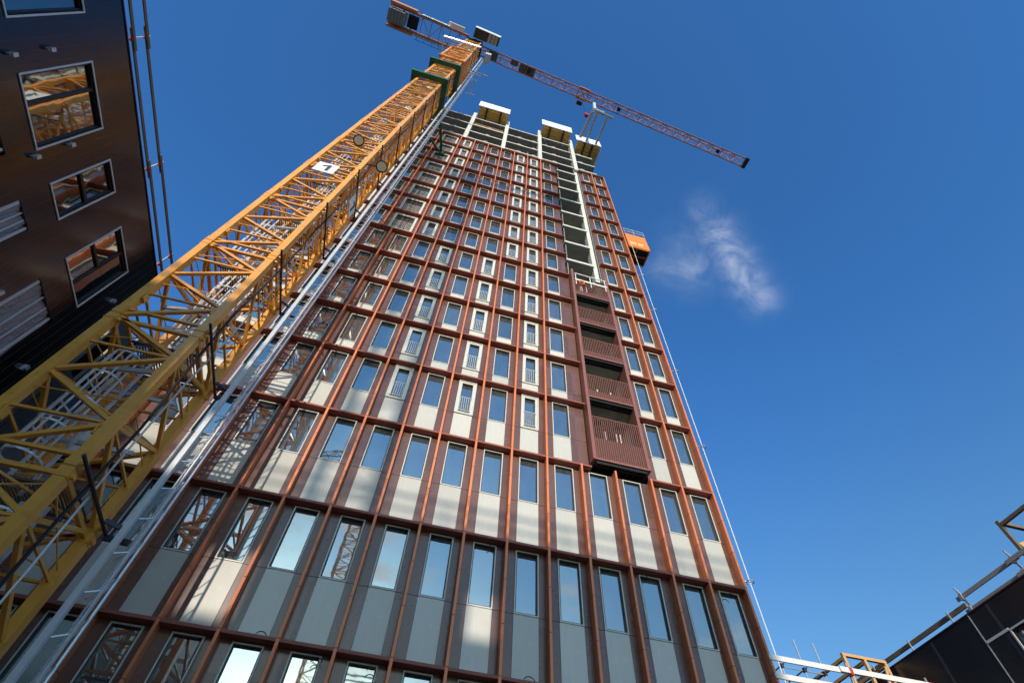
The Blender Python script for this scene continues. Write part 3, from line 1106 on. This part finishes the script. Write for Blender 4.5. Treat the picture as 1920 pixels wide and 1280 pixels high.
for z in (41.2, 50.0):
    co_ = MB()
    a, b = 1.05, 1.50
    for (x0, x1, y0, y1) in ((-b, b, -b, -a - .05), (-b, b, a + .05, b), (-b, -a, -a - .049, a + .049), (a, b, -a - .049, a + .049)):
        co_.box(x0, x1, y0, y1, z + dz - .30, z + dz + .30)
    col = co_.build('tie_collar', 'green_paint', crane)
    if z < 45:
        ts = MB()
        ts.bar((1.35, 1.45, z + dz), (2.0, 4.45, z + dz), .20, .20)
        ts.bar((-1.35, 1.45, z + dz), (-1.9, 4.45, z + dz), .20, .20)
        ts.bar((-1.30, 1.50, z + dz - .02), (1.85, 4.40, z + dz - .02), .14, .14)
        ts.box(1.8, 2.2, 4.25, 4.5, z + dz - .5, z + dz + .5)
        ts.box(-2.1, -1.7, 4.25, 4.5, z + dz - .5, z + dz + .5)
        ts.build('tie_strut', 'green_paint', col)
# number boards
for (n_, pos, rz) in ((0, (-.12, -1.09, 15.93), 0), (1, (1.12, .25, 15.9), R(90))):
    bd = MB().box(-.42, .42, -.015, .015, -.53, .53).build('number_board', 'white_board', crane, (pos[0], pos[1], pos[2] + dz))
    bd.rotation_euler = (0, 0, rz)
    dg = MB()
    dg.box(.02, .16, -.021, -.016, -.36, .36)
    dg.bar((.03, -.0185, .27), (-.17, -.0185, .10), .006, .13, up=(0, 0, 1))
    dg.build('digit', 'ink', bd)
# round lamps clipped to the mast
for (x, y, z) in ((.02, -1.22, 20.3), (1.75, -1.1, 17.9), (-.20, .9, 17.9)):
    la = MB()
    ax = Vector((.22, -.38, -.90)).normalized()
    c = Vector((x, y, z + dz))
    la.tube([c, c - ax * .10, c - ax * .11], .27, 18)
    la.tube([c - ax * .112, c - ax * .24], .15, 12)
    lo = la.build('flood_light', 'black_steel', crane)
    MB().tube([c + ax * .022, c + ax * .002], .215, 18).build('lamp_glass', 'lens', lo)
    e = c - ax * .20
    MB().bar(e, (1.0 if x > 1 else x, -.93 if y < 0 else .93, e.z), .05).build('bracket', 'black_steel', lo)
# cables and hoses along the mast
cbm = MB()
pts = []
for i in range(40):
    z = -7 + i * 2.05
    pts.append((1.10 + .05 * math.sin(i * 1.9), -.52 + .12 * math.sin(i * .8) - .004 * z, z + dz))
cbm.tube(pts, .035, 6)
cbm.build('supply_cable', 'rubber', crane)
c3 = MB()
c3.tube([(1.09, -.2 + .10 * math.sin(i * 1.3), -6 + i * 2.2 + dz) for i in range(34)], .022, 5)
c3.build('supply_cable', 'galvanised', crane)
coil = MB()
for k in range(7):
    r_ = .30 + .02 * k
    coil.tube([(-1.0 + r_ * math.cos(t), .55 + .06 * k + .03 * math.sin(3 * t + k), 4.55 + dz + r_ * math.sin(t) * 1.2) for t in [i * math.pi / 9 for i in range(18)]], .018, 5, closed=True)
coil.build('cable_coil', 'rubber', crane)
# lift rail up the flank of the mast
rail_x, rail_y = 1.66, .92
lr = MB()
lr.box(rail_x - .21, rail_x - .10, rail_y - .20, rail_y - .10, 0.2, 79.0 + dz)
lr.box(rail_x + .12, rail_x + .15, rail_y - .06, rail_y + .02, 0.2, 79.0 + dz)
lrail = lr.build('lift_rail', 'alu', crane)
lt = MB()
lt.tube([(rail_x + .16, rail_y + .14, .2), (rail_x + .16, rail_y + .14, 79.0 + dz)], .036, 8)
lt.tube([(rail_x - .05, rail_y + .22, .2), (rail_x - .05, rail_y + .22, 79.0 + dz)], .022, 6)
z = .4
k = 0
while z < 78.4 + dz:
    lt.bar((rail_x - .08, rail_y - .12, z), (rail_x + .10, rail_y - .02, z + .12), .022, .022)
    lt.bar((rail_x - .12, rail_y + .14, z), (rail_x + .14, rail_y + .14, z + .45), .022, .022)
    lt.bar((rail_x + .12, rail_y, z), (rail_x + .16, rail_y + .12, z + .45), .028, .028)
    z += .75
    k += 1
lt.build('rack', 'galvanised', lrail)
z = 3.95 - 4.14 * 2 + dz
while z < 77 + dz:
    br_ = MB()
    br_.tube([(1.14, -1.25, z), (1.14, 1.10, z)], .034, 8)
    br_.bar((1.15, .62, z + .05), (rail_x - .20, rail_y - .14, z + .05), .04, .09)
    br_.bar((1.15, 1.0, z - .06), (rail_x - .05, rail_y + .12, z - .06), .04, .12)
    br_.build('rail_bracket', 'dark_pipe', lrail)
    z += 4.14
lc = MB()
lc.box(rail_x + .30, rail_x + 1.05, rail_y - .95, rail_y + .30, 77.0 + dz, 79.4 + dz)
lcab = lc.build('lift_cabin', 'galvanised', crane)
MB().box(rail_x + .28, rail_x + 1.07, rail_y - 1.0, rail_y - .952, 77.2 + dz, 79.4 + dz).build('sunlit_lift_face', 'cab_white', lcab)  # white sheet for the lit side of the lift cabin, sunlight as colour
# small service landing hung on the lift rail near the roof
ln = MB()
for k in range(8):
    ln.box(rail_x + .35 + .1 * k, rail_x + .37 + .1 * k, .2, 1.6, 55.2 + dz, 55.24 + dz)
ln.box(rail_x + .3, rail_x + 1.3, .15, .2, 55.15 + dz, 55.25 + dz)
ln.box(rail_x + .3, rail_x + 1.3, 1.6, 1.65, 55.15 + dz, 55.25 + dz)
ln.bar((rail_x, -.6, 55.3 + dz), (rail_x + 2.2, -.5, 55.3 + dz), .12, .12)
ln.bar((rail_x, -.3, 56.0 + dz), (rail_x + 1.5, -.2, 56.0 + dz), .10, .10)
ln.build('landing_platform', 'galvanised', crane)

build_crane('second yellow tower crane behind the viewer, seen only mirrored in the low windows', -2.42, -55, 8.0, 0, 46.0, R(200), 38, simple=True)

# ------------------------------------------------------------------ dark building on the left
LX = -6.0
LROOF = 12.75
left = thing('dark_apartment_building', 'dark brown clad building on the left with taped up new windows', 'building', (LX - 4, -14, GZ))
fnL = lambda u, v, d: (LX - d, u, v)
LW = [(-8.50, -6.60, 8.36, 10.98, 'v'), (-5.50, -4.43, 8.56, 11.08, 'h'), (-3.06, -1.28, 8.50, 11.08, 't'), (-11.75, -9.84, 8.38, 11.0, 'v'),
      (-14.6, -12.9, 8.4, 11.0, 'h')]
LT = [(-5.44, -4.50, 5.3, 7.45), (-2.95, -1.33, 5.3, 7.42), (-8.3, -6.70, 5.2, 7.37), (-11.5, -9.9, 5.2, 7.4)]
mb = MB()
holed([-30, .14], [GZ, LROOF], [w_[:4] for w_ in LW] + LT, fnL, mb, .22)
mb.quad((LX, .14, GZ), (LX - 9, .14, GZ), (LX - 9, .14, LROOF), (LX, .14, LROOF))
mb.quad((LX, -30, LROOF), (LX, .14, LROOF), (LX - 9, .14, LROOF), (LX - 9, -30, LROOF))
mb.quad((LX - 9, .14, GZ), (LX - 9, -30, GZ), (LX - 9, -30, LROOF), (LX - 9, .14, LROOF))
mb.quad((LX, -30, GZ), (LX, -30, LROOF), (LX - 9, -30, LROOF), (LX - 9, -30, GZ))
wpart(mb, 'wall', 'dark_siding', left)
wpart(MB().box(LX - .3, LX + .03, -30, .15, LROOF + .004, LROOF + .05), 'roof_flashing', 'flash', left)
wpart(MB().box(LX - 3.0, LX - 1.5, -29.8, 0, GZ, LROOF - .1), 'room_wall', 'room', left)
def win_x(parent, X, face, y0, y1, z0, z1, kind, gl='glass_wavy', fmat='window_dark', omat='fc_alu'):
    """window in a wall lying in a plane of constant x; face=+1 looks to +x"""
    s_ = face
    mb = MB()
    t = .06
    def bx(ya, yb, za, zb, d0, d1, M):
        a, b = sorted((X - s_ * d0, X - s_ * d1))
        M.box(a, b, ya, yb, za, zb)
    e = .045
    bx(y0 - e, y0, z0 - e, z1 + e, -.035, .21, mb)
    bx(y1, y1 + e, z0 - e, z1 + e, -.035, .21, mb)
    bx(y0 + .001, y1 - .001, z0 - e, z0, -.034, .21, mb)
    bx(y0 + .001, y1 - .001, z1, z1 + e, -.034, .21, mb)
    wo = wpart(mb, 'window', omat, parent)
    mb = MB()
    i0, i1, j0, j1 = y0 + .004, y1 - .004, z0 + .004, z1 - .004
    bx(i0, i0 + t, j0, j1, .03, .12, mb)
    bx(i1 - t, i1, j0, j1, .03, .12, mb)
    bx(i0 + t + .001, i1 - t - .001, j0, j0 + t, .031, .12, mb)
    bx(i0 + t + .001, i1 - t - .001, j1 - t, j1, .031, .12, mb)
    ym = i0 + (i1 - i0) * .40
    zm = j0 + (j1 - j0) * .50
    if kind == 'v':
        bx(ym - .05, ym + .05, j0 + t, j1 - t, .032, .12, mb)
    elif kind == 'h':
        bx(i0 + t, i1 - t, zm - .06, zm + .06, .032, .12, mb)
    elif kind == 't':
        ym = i0 + (i1 - i0) * .55
        bx(ym - .05, ym + .05, j0 + t, j1 - t, .032, .12, mb)
        bx(i0 + t, ym - .051, zm - .05, zm + .05, .032, .12, mb)
    wpart(mb, 'frame', fmat, wo)
    mb = MB()
    xg = X - s_ * .09
    mb.quad((xg, i0, j0), (xg, i1, j0), (xg, i1, j1), (xg, i0, j1))
    wpart(mb, 'pane', gl, wo)
    st = MB()
    bx(y0 + .14, y0 + .24, z1 - .45, z1 - .32, .080, .086, st) if gl == 'glass_wavy' else None
    if st.v:
        wpart(st, 'sticker', 'white_board', wo)
    return wo
for (a, b, c, d, k) in LW:
    win_x(left, LX, 1, a, b, c, d, k)
for (a, b, c, d) in LT:
    mb = MB()
    n, m2 = 14, 14
    x_ = lambda i, j: LX - .10 + .05 * math.sin(i * .9 + j * .35) * math.sin(j * .5 + .3) + .02 * math.sin(i * 2.3 + j)
    gr_ = [[(x_(i, j), a + (b - a) * i / n, c + (d - c) * j / m2) for j in range(m2 + 1)] for i in range(n + 1)]
    for i in range(n):
        for j in range(m2):
            mb.quad(gr_[i][j], gr_[i + 1][j], gr_[i + 1][j + 1], gr_[i][j + 1])
    to = wpart(mb, 'window_tarpaulin', 'tarp', left)
    sp = MB()
    for (u, w_) in ((.04, .10), (.42, .03), (.66, .03), (.90, .07)):
        uu = a + (b - a) * u
        sp.box(LX - .075, LX - .03, uu, uu + w_, c + .02, d - .02)
    for o_ in (sp,):
        wpart(o_, 'strap', 'tarp_strap', to)
tb = MB()
for (y, z) in ((-9.02, 8.10), (-9.02, 9.35), (-6.44, 8.08), (-6.44, 9.40), (-.57, 5.9), (-3.28, 5.85), (-.6, 9.9)):
    b_ = MB()
    b_.box(LX + .004, LX + .10, y - .03, y + .03, z, z + .22)
    b_.box(LX + .101, LX + .16, y - .05, y + .05, z + .04, z + .20)
    wpart(b_, 'wall_bracket', 'galvanised', left)

def rail_along_y(name, label, cat, group, x, z, y0, y1, posts, mplank='wood_old', face=1, planks=(.62, 1.20), lean=.35, over=.35, cm='red_paint'):
    t_ = thing(name, label, cat, (x, (y0 + y1) / 2, z), group)
    n = len(posts)
    for q, hh in enumerate(planks):
        for k in range(n - 1):
            a, b = posts[k] - over, posts[k + 1] + over
            s_ = .05 if k % 2 else 0
            xx = x + face * (lean * hh + s_)
            wpart(MB().bar((xx, a, z + hh), (xx, b, z + hh + .0), .045, .125), 'plank', mplank, t_)
    for p in posts:
        o = wpart(MB().bar((x - face * .10, p, z + .02), (x + face * (lean * (planks[1] + .2)), p, z + planks[1] + .22), .05, .05, up=(0, 1, 0)), 'post', 'galvanised', t_)
        wpart(MB().bar((x - face * .15, p, z + .05), (x + face * (lean * .9 + .02), p, z + .80), .03, .05).box(x + face * lean * planks[0] - .05, x + face * lean * planks[0] + .05, p - .05, p + .05, z + planks[0] - .10, z + planks[0] + .10)
              .box(x + face * lean * planks[1] - .05, x + face * lean * planks[1] + .05, p - .05, p + .05, z + planks[1] - .10, z + planks[1] + .10), 'clamp', cm, t_)
    return t_
rail_along_y('guard_rail', 'old brown plank guard rail along the roof of the dark left building', 'guard rail', 'edge guard rails on roofs',
             LX - .30, LROOF + .07, -18, .2, (-17.6, -13.2, -8.85, -4.40, -.30), lean=.0, planks=(.70, 1.44))

# unfinished timber framed wing behind the crane
WX = -8.0
WROOF = 13.25
wing = thing('unfinished_wing', 'unfinished timber framed wing with open bays and tarpaulins behind the crane mast', 'building', (WX - 4, 8, GZ))
fnW = lambda u, v, d: (WX - d, u, v)
WH = [(.9, 6.2, 9.9, 12.7), (7.0, 12.5, 9.9, 12.7), (.9, 3.2, 5.4, 8.9), (3.9, 6.4, 5.4, 8.9), (7.2, 12.4, 5.4, 8.9), (.9, 6, 1.0, 4.6), (7, 12, 1.0, 4.6)]
mb = MB()
holed([.16, 14], [GZ, WROOF], WH, fnW, mb, .3)
mb.quad((WX, .16, WROOF), (WX, 14, WROOF), (WX - 8, 14, WROOF), (WX - 8, .16, WROOF))
mb.quad((WX, 14, GZ), (WX - 8, 14, GZ), (WX - 8, 14, WROOF), (WX, 14, WROOF))
mb.quad((WX - 8, 14, GZ), (WX - 8, .16, GZ), (WX - 8, .16, WROOF), (WX - 8, 14, WROOF))
wpart(mb, 'wall', 'insulation', wing)
wpart(MB().box(WX - 3.4, WX - 3.2, .2, 13.9, GZ, WROOF - .2), 'room_wall', 'dark_core', wing)
for (a, b, c, d) in WH:
    y = a + .5
    while y < b - .3:
        wpart(MB().box(WX - .24, WX - .10, y, y + .06, c + .004, d - .004), 'stud', 'wood_grey', wing)
        y += .85
for (a, b, c, d) in ((.95, 3.15, 5.5, 8.85), (3.95, 6.35, 5.5, 8.85)):
    wpart(MB().box(WX - .09, WX - .05, a, b, c, d), 'window_tarpaulin', 'tarp', wing)
rail_along_y('guard_rail', 'brown plank guard rail on the roof of the timber framed wing, seen through the crane', 'guard rail', 'edge guard rails on roofs',
             WX - .3, WROOF, .6, 13, (.8, 4.9, 9.0, 12.8), lean=.0, planks=(.55, 1.25))

# ------------------------------------------------------------------ right hand building, low wing and their roofs
RX = 24.0
RROOF = 3.28
right = thing('navy_clad_building', 'dark navy panel clad building in the bottom right corner', 'building', (RX + 4, -8, GZ))
fnR = lambda u, v, d: (RX + d, u, v)
RWn = [(-4.6, -3.05, -1.2, 2.36), (-3.0, -1.62, -1.2, 2.36), (-8.5, -6.3, -1.2, 2.36)]
RWn = [(-3.65, -2.55, -1.4, 2.38), (-6.2, -3.80, -1.4, 2.38)]
mb = MB()
holed([-26, 9], [GZ, RROOF], RWn, fnR, mb, .2)
mb.quad((RX, -26, RROOF), (RX + 10, -26, RROOF), (RX + 10, 9, RROOF), (RX, 9, RROOF))
mb.quad((RX, -26, GZ), (RX + 10, -26, GZ), (RX + 10, -26, RROOF), (RX, -26, RROOF))
mb.quad((RX + 10, -26, GZ), (RX + 10, 9, GZ), (RX + 10, 9, RROOF), (RX + 10, -26, RROOF))
mb.quad((RX, 9, GZ), (RX, 9, RROOF), (RX + 10, 9, RROOF), (RX + 10, 9, GZ))
wpart(mb, 'wall', 'navy_panel', right)
wpart(MB().box(RX + 2.2, RX + 2.4, -25.8, 8.8, GZ, RROOF - .1), 'room_wall', 'room', right)
for (a, b, c, d) in RWn:
    win_x(right, RX, -1, a, b, c, d, 'n', gl='glass')
wpart(MB().box(RX - .03, RX + .25, -26, 9, RROOF + .004, RROOF + .04), 'roof_flashing', 'flash', right)
wpart(MB().box(RX - .02, RX - .004, -1.66, -1.63, GZ, RROOF), 'joint_strip', 'galvanised', right)
wpart(MB().box(RX - .03, RX - .004, -2.5, -1.67, 2.40, 2.47), 'sill', 'fc_alu', right)
gr2 = rail_along_y('guard_rail', 'weathered grey plank guard rail on the navy building roof', 'guard rail', 'edge guard rails on roofs',
                   RX + .2, RROOF + .06, -9, -1.6, (-8.6, -5.9, -3.85, -1.75), mplank='wood_grey', face=-1, planks=(.10, .50), lean=.15, over=.2, cm='galvanised')
gt = thing('hand_rail', 'thin brown timber hand rail running down the roof edge of the navy building', 'hand rail', (RX + .2, 1, RROOF))
wpart(MB().bar((RX + .15, -1.7, RROOF + .33), (RX + .15, 6.5, RROOF + .33), .05, .14), 'plank', 'wood_old', gt)
for y in (-1.0, .9, 2.8, 4.7):
    wpart(MB().bar((RX + .12, y, RROOF + .02), (RX + .08, y, RROOF + .45), .04, .04), 'post', 'galvanised', gt)
def timber_box(name, label, cat, x0, x1, y0, y1, z0, z1, mt_, nx=2, group=None):
    t_ = thing(name, label, cat, ((x0 + x1) / 2, (y0 + y1) / 2, z0), group)
    xs = [x0 + (x1 - x0) * i / nx for i in range(nx + 1)]
    for x in xs:
        for y in (y0, y1):
            wpart(MB().box(x - .05, x + .05, y - .05, y + .05, z0, z1 - .002), 'stud', mt_, t_)
    for y in (y0, y1):
        wpart(MB().box(x0 - .05, x1 + .05, y - .055, y + .055, z1, z1 + .10), 'top_plate', mt_, t_)
        wpart(MB().bar((x0 + .06, y, z0 + (z1 - z0) * .50), (x1 - .06, y, z0 + (z1 - z0) * .50), .06, .10), 'mid_rail', mt_, t_)
    for x in xs:
        wpart(MB().box(x - .05, x + .05, y0 + .06, y1 - .06, z1 - .10, z1 - .003), 'joist', mt_, t_)
    wpart(MB().bar((xs[-2] + .05, y0 - .01, z0 + .1), (x1 - .05, y0 - .01, z1 - .1), .05, .09), 'brace', mt_, t_)
    return t_
timber_box('timber_frame', 'boxy raw timber frame on the roof edge at the right border of the view', 'timber frame', 24.5, 27.5, -6.9, -4.05, RROOF + .06, 5.05, 'wood_old', 2, 'timber frames on the roofs')
wpart(MB().bar((24.6, -4.1, 4.2), (26.8, -5.2, 4.9), .05, .30), 'board', 'wood_new', bpy.data.objects['timber_frame'])

low_w = thing('low_wing', 'low wing with a flat roof joining the right corner of the tower', 'building', (21, 6, GZ))
lw = MB()
lw.box(17.62, RX - .04, 0.0, 12, GZ, .85)
wpart(lw, 'wall', 'dark_siding', low_w)
wpart(MB().box(17.62, RX - .05, -.04, .30, .854, .95), 'parapet_cap', 'copper_band', low_w)
pr_ = thing('guard_rail', 'freshly sawn white plank guard rail lit by the sun on the low wing roof', 'guard rail', (21, 0, .95), 'edge guard rails on roofs')
for hh in (1.22, 1.72):
    for k, (a, b) in enumerate(((17.45, 20.45), (19.75, 23.1), (22.6, 24.6))):
        wpart(MB().bar((a, -.02 - .055 * (k % 2), hh + .02 * k - .006 * (a - 17)), (b, -.02 - .055 * (k % 2), hh + .02 * k - .006 * (a - 17)), .045, .15, up=(0, 0, 1)), 'plank', 'wood_white', pr_)
for x in (20.1, 22.85):
    wpart(MB().bar((x, .04, .95), (x, .02, 1.98), .04, .05), 'post', 'galvanised', pr_)
    wpart(MB().box(x - .05, x + .05, -.11, .0, 1.10, 1.30).box(x - .05, x + .05, -.11, .0, 1.60, 1.80), 'clamp', 'red_paint', pr_)
timber_box('timber_frame', 'sunlit pale timber frame behind the white planks of the low wing', 'timber frame', 22.15, 23.8, 2.0, 5.5, .86, 3.38, 'wood_new', 2, 'timber frames on the roofs')
sc = thing('scaffold', 'small steel tube scaffold behind the white planks next to the tower corner', 'scaffold', (21.3, 4, .86))
for x in (20.3, 21.2, 22.0):
    for y in (3.0, 5.0):
        wpart(MB().tube([(x, y, .87), (x, y, 4.25 if (y < 4 and x > 21) else 3.4)], .03, 6), 'standard', 'galvanised', sc)
for y in (3.0, 5.0):
    for z in (2.2, 3.2):
        wpart(MB().tube([(20.2, y + .05, z), (22.1, y + .05, z)], .022, 6), 'ledger', 'galvanised', sc)
for x in (20.3, 21.2, 22.0):
    for z in (2.25, 3.25):
        wpart(MB().tube([(x + .05, 2.9, z), (x + .05, 5.2, z)], .022, 6), 'transom', 'dark_pipe', sc)

for (a, b) in (((20.3, 2.95, 1.0), (22.0, 2.95, 3.1)), ((20.3, 5.05, 1.0), (22.0, 5.05, 3.1))):
    wpart(MB().tube([a, b], .022, 6), 'diagonal', 'galvanised', sc)
for x in (20.3, 21.2, 22.0):
    wpart(MB().box(x - .05, x + .05, 2.94, 3.06, 2.13, 2.27), 'coupler', 'dark_pipe', sc)
    wpart(MB().box(x - .05, x + .05, 2.94, 3.06, 3.13, 3.27), 'coupler', 'dark_pipe', sc)
wpart(MB().box(20.25, 22.05, 3.2, 4.8, 2.28, 2.32), 'scaffold_board', 'wood_new', sc)

# ------------------------------------------------------------------ building behind the viewer (throws the shade on the lower floors)
rear = thing('pale_courtyard_building', 'pale building behind the viewer closing the courtyard', 'building', (-12, -51, GZ))
RZ = 15.35
fnB = lambda u, v, d: (u, -45 - d, v)
H = []
x = -34.0
while x < 12:
    for z in (-6.5, -3.2, .1, 3.4, 6.9):
        H.append((x, x + 1.6, z, z + 1.9))
    x += 3.4
mb = MB()
holed([-38, 12.35], [GZ, 10.7], H, fnB, mb, .25)
for q in (((-38, -45, 10.7), (12.35, -45, 10.7), (12.35, -57, 10.7), (-38, -57, 10.7)), ((12.35, -45, GZ), (12.35, -57, GZ), (12.35, -57, 10.7), (12.35, -45, 10.7)),
          ((-38, -57, GZ), (12.35, -57, GZ), (12.35, -57, 10.7), (-38, -57, 10.7)), ((-38, -45, GZ), (-38, -45, 10.7), (-38, -57, 10.7), (-38, -57, GZ))):
    mb.quad(*q)
wpart(mb, 'wall', 'render_beige', rear)
gp = MB()
for (a, b, c, d) in H:
    gp.quad((a, -45.2, c), (b, -45.2, c), (b, -45.2, d), (a, -45.2, d))
wpart(gp, 'window', 'glass', rear)['kind'] = 'stuff'
# added single skin roof wall, unseen; openings shaped to let light patches through
fnT = lambda u, v, d: (u, -45.1 - d, v)
TH = [(3.05, 3.85, 12.25, 13.45), (-4.0, -2.75, 11.7, 13.4), (-11, -9.6, 12, 13.6), (-18, -16.6, 12, 13.6)]
mb = MB()
holed([-38, 12.3], [10.704, RZ], TH, fnT, mb, .14)
wpart(mb, 'light_gap_wall', 'render_beige', rear)
rr = thing('guard_rail', 'plank guard rail on top of the pale building behind the viewer', 'guard rail', (-12, -45.2, RZ), 'edge guard rails on roofs')
for hh in (.42, .92):
    for a in range(-38, 12, 4):
        wpart(MB().bar((a, -45.17 - .05 * (a % 8 == 2), RZ + hh), (min(a + 4.2, 12.2), -45.17 - .05 * (a % 8 == 2), RZ + hh), .04, .16), 'plank', 'wood_white', rr)
for a in range(-38, 13, 4):
    wpart(MB().box(a - .03, a + .03, -45.14, -45.10, RZ + .004, RZ + 1.05), 'post', 'galvanised', rr)

# ------------------------------------------------------------------ things on the tower
def platform(label, x0, x1, z, yo=-1.0, wrap=False, zh=2.5):
    t_ = thing('loading_platform', label, 'platform', ((x0 + x1) / 2, -.4, z), 'yellow decked platforms at the tower top')
    dk = MB()
    n = 7
    for i in range(n):
        a = yo + .04 + (3.2 - yo) * i / n
        dk.box(x0, x1, a, a + (3.2 - yo) / n - .015, z - .05, z)
    wpart(dk, 'deck', 'formply', t_)
    for x in (x0 + .9, x1 - .9):
        wpart(MB().box(x - .09, x + .09, yo - .02, 3.1, z - .26, z - .055), 'girder', 'black_steel', t_)
    for y in (yo + .25, .1, 1.0):
        wpart(MB().box(x0, x1, y - .05, y + .05, z - .16, z - .056), 'joist', 'formply', t_)
    wpart(MB().box(x0 - .15, x1 + .1, yo - .06, yo - .01, z - .05, z + zh), 'guard_panel', 'white_board', t_)
    wpart(MB().box(x0 + (x1 - x0) * .35, x0 + (x1 - x0) * .68, yo - .066, yo - .061, z + 1.05, z + 1.30), 'faded_lettering', 'tarp_strap', t_)
    for x in (x0 + .6, x1 - .6):
        wpart(MB().bar((x, .35, z - .08), (x, .45, z - 1.0), .09, .09), 'prop', 'galvanised', t_)
    if wrap:
        wpart(MB().box(x1 + .11, x1 + .16, yo, 3.0, z - .05, z + zh * .8), 'guard_panel', 'white_board', t_)
    return t_
platform('yellow bottomed platform with white guard panel furthest left on the tower top', 3.25, 6.7, 59.45)
platform('yellow bottomed platform with white guard panel between the two right hand columns', 10.9, 14.35, 59.45)
platform('yellow bottomed platform lowest on the right tower corner, below the lifting fork', 14.95, 17.65, 56.6, wrap=True, zh=2.3)

fk = thing('lifting_fork', 'grey steel lifting fork with long prongs hanging over the right corner of the tower', 'lifting fork', (16.8, -3, 57))
wpart(MB().bar((15.75, -4.42, 57.0), (18.0, -4.18, 57.0), .28, .22), 'beam', 'galvanised', fk)
for (a, b, c, d, t_) in ((15.62, -4.30, 15.15, -1.3, .30), (16.15, -4.25, 15.85, .45, .22), (17.35, -4.1, 16.98, .45, .22)):
    wpart(MB().bar((a, b, 56.9), (c, d, 56.9), t_, .14), 'prong', 'rail_grey', fk)
wpart(MB().bar((15.75, -4.5, 57.2), (15.80, -4.75, 59.4), .30, .26).bar((15.95, -4.5, 57.2), (16.9, -4.4, 57.25), .24, .3), 'mast_arm', 'alu', fk)

ho = thing('hoist_cage', 'orange mesh construction hoist cage riding up the right flank of the tower', 'hoist', (19.4, 1.6, 33.9))
wpart(MB().box(18.5, 20.35, 1.0, 1.04, 34.05, 36.6), 'front_panel', 'orange_mesh', ho)
wpart(MB().box(18.5, 18.54, 1.05, 2.45, 34.05, 36.6), 'side_panel', 'orange_mesh', ho)
wpart(MB().box(20.31, 20.35, 1.05, 2.45, 34.05, 36.6), 'side_panel', 'orange_mesh', ho)
fm_ = MB()
for y in (1.05, 1.7, 2.4):
    fm_.box(18.5, 20.35, y, y + .08, 33.93, 34.04)
for x in (18.5, 19.2, 20.25):
    fm_.box(x, x + .08, 1.0, 2.48, 33.85, 33.925)
wpart(fm_, 'floor_frame', 'orange_mesh', ho)
wpart(MB().box(18.55, 20.3, 1.05, 2.44, 34.045, 34.08), 'floor', 'black_steel', ho)
wpart(MB().box(18.8, 19.25, .985, .998, 34.5, 34.9).box(19.4, 19.85, .985, .998, 34.5, 34.9), 'pale_sheet', 'orange_pale', ho)
rl = MB()
for (a, b) in (((18.5, 1.0), (20.35, 1.0)), ((20.35, 1.0), (20.35, 2.4)), ((18.5, 2.4), (20.35, 2.4))):
    for q in (.5, 1.05):
        rl.tube([(a[0], a[1], 36.62 + q), (b[0], b[1], 36.62 + q)], .025, 5)
for (x, y) in ((18.52, 1), (19.4, 1), (20.33, 1), (20.33, 2.4), (18.52, 2.4)):
    rl.tube([(x, y, 36.6), (x, y, 37.7)], .025, 5)
wpart(rl, 'roof_rail', 'galvanised', ho)
ms = thing('hoist_mast', 'slim steel hoist mast standing against the right flank of the tower', 'hoist mast', (18.2, 2.2, GZ))
mm = MB()
for (x, y) in ((17.85, 1.9), (18.3, 1.9), (18.3, 2.4), (17.85, 2.4)):
    mm.tube([(x, y, GZ), (x, y, 44)], .04, 6)
z = GZ
while z < 43.5:
    for (a, b) in (((17.85, 1.9), (18.3, 1.9)), ((18.3, 1.9), (18.3, 2.4)), ((18.3, 2.4), (17.85, 2.4))):
        mm.bar((a[0], a[1], z), (b[0], b[1], z + .75), .03, .03)
    z += .75
wpart(mm, 'lattice', 'galvanised', ms)
cg = thing('guide_cable', 'thin pale cable with guide rings hanging down the right edge of the tower', 'cable', (18.3, .6, GZ))
wpart(MB().tube([(18.2, .6, GZ), (18.23, .6, 4.5), (18.27, .6, 11), (18.33, .6, 23), (18.44, .6, 34)], .018, 6), 'wire', 'white_board', cg)
for z, x in ((27.68, 18.37), (22.88, 18.33), (16.5, 18.29), (10.96, 18.27), (4.56, 18.23), (-1.5, 18.22)):
    o = wpart(MB().tube([(x + .02 + .13 * math.cos(t), .6 + .13 * math.sin(t), z) for t in [i * math.pi / 6 for i in range(12)]], .022, 5, closed=True)
              .bar((x - .10, .62, z), (17.63, .68, z), .035), 'guide_ring', 'galvanised', cg)
gw = thing('guard_rail', 'white guard rail on the topmost slatted balcony under the bare shaft', 'guard rail', (13.7, -.15, 22.7), 'edge guard rails on roofs')
for hh in (22.75, 23.55):
    wpart(MB().bar((12.78, -.17, hh), (14.85, -.15, hh - .02), .045, .16 if hh < 23 else .07), 'plank', 'wood_white', gw)
for x in (12.85, 13.8, 14.75):
    wpart(MB().bar((x, -.13, 22.2), (x, -.13, 23.65), .045), 'post', 'wood_white', gw)
oc = MB()
for k in range(5):
    r_ = .13 + .012 * k
    oc.tube([(13.15 + r_ * math.cos(t), -.20 - .02 * k, 22.30 + r_ * math.sin(t) * 1.25) for t in [i * math.pi / 7 for i in range(14)]], .016, 5, closed=True)
tag(oc.build('cable_coil', 'orange_cable'), 'orange cable coil hung on the slats of the topmost balcony', 'cable')
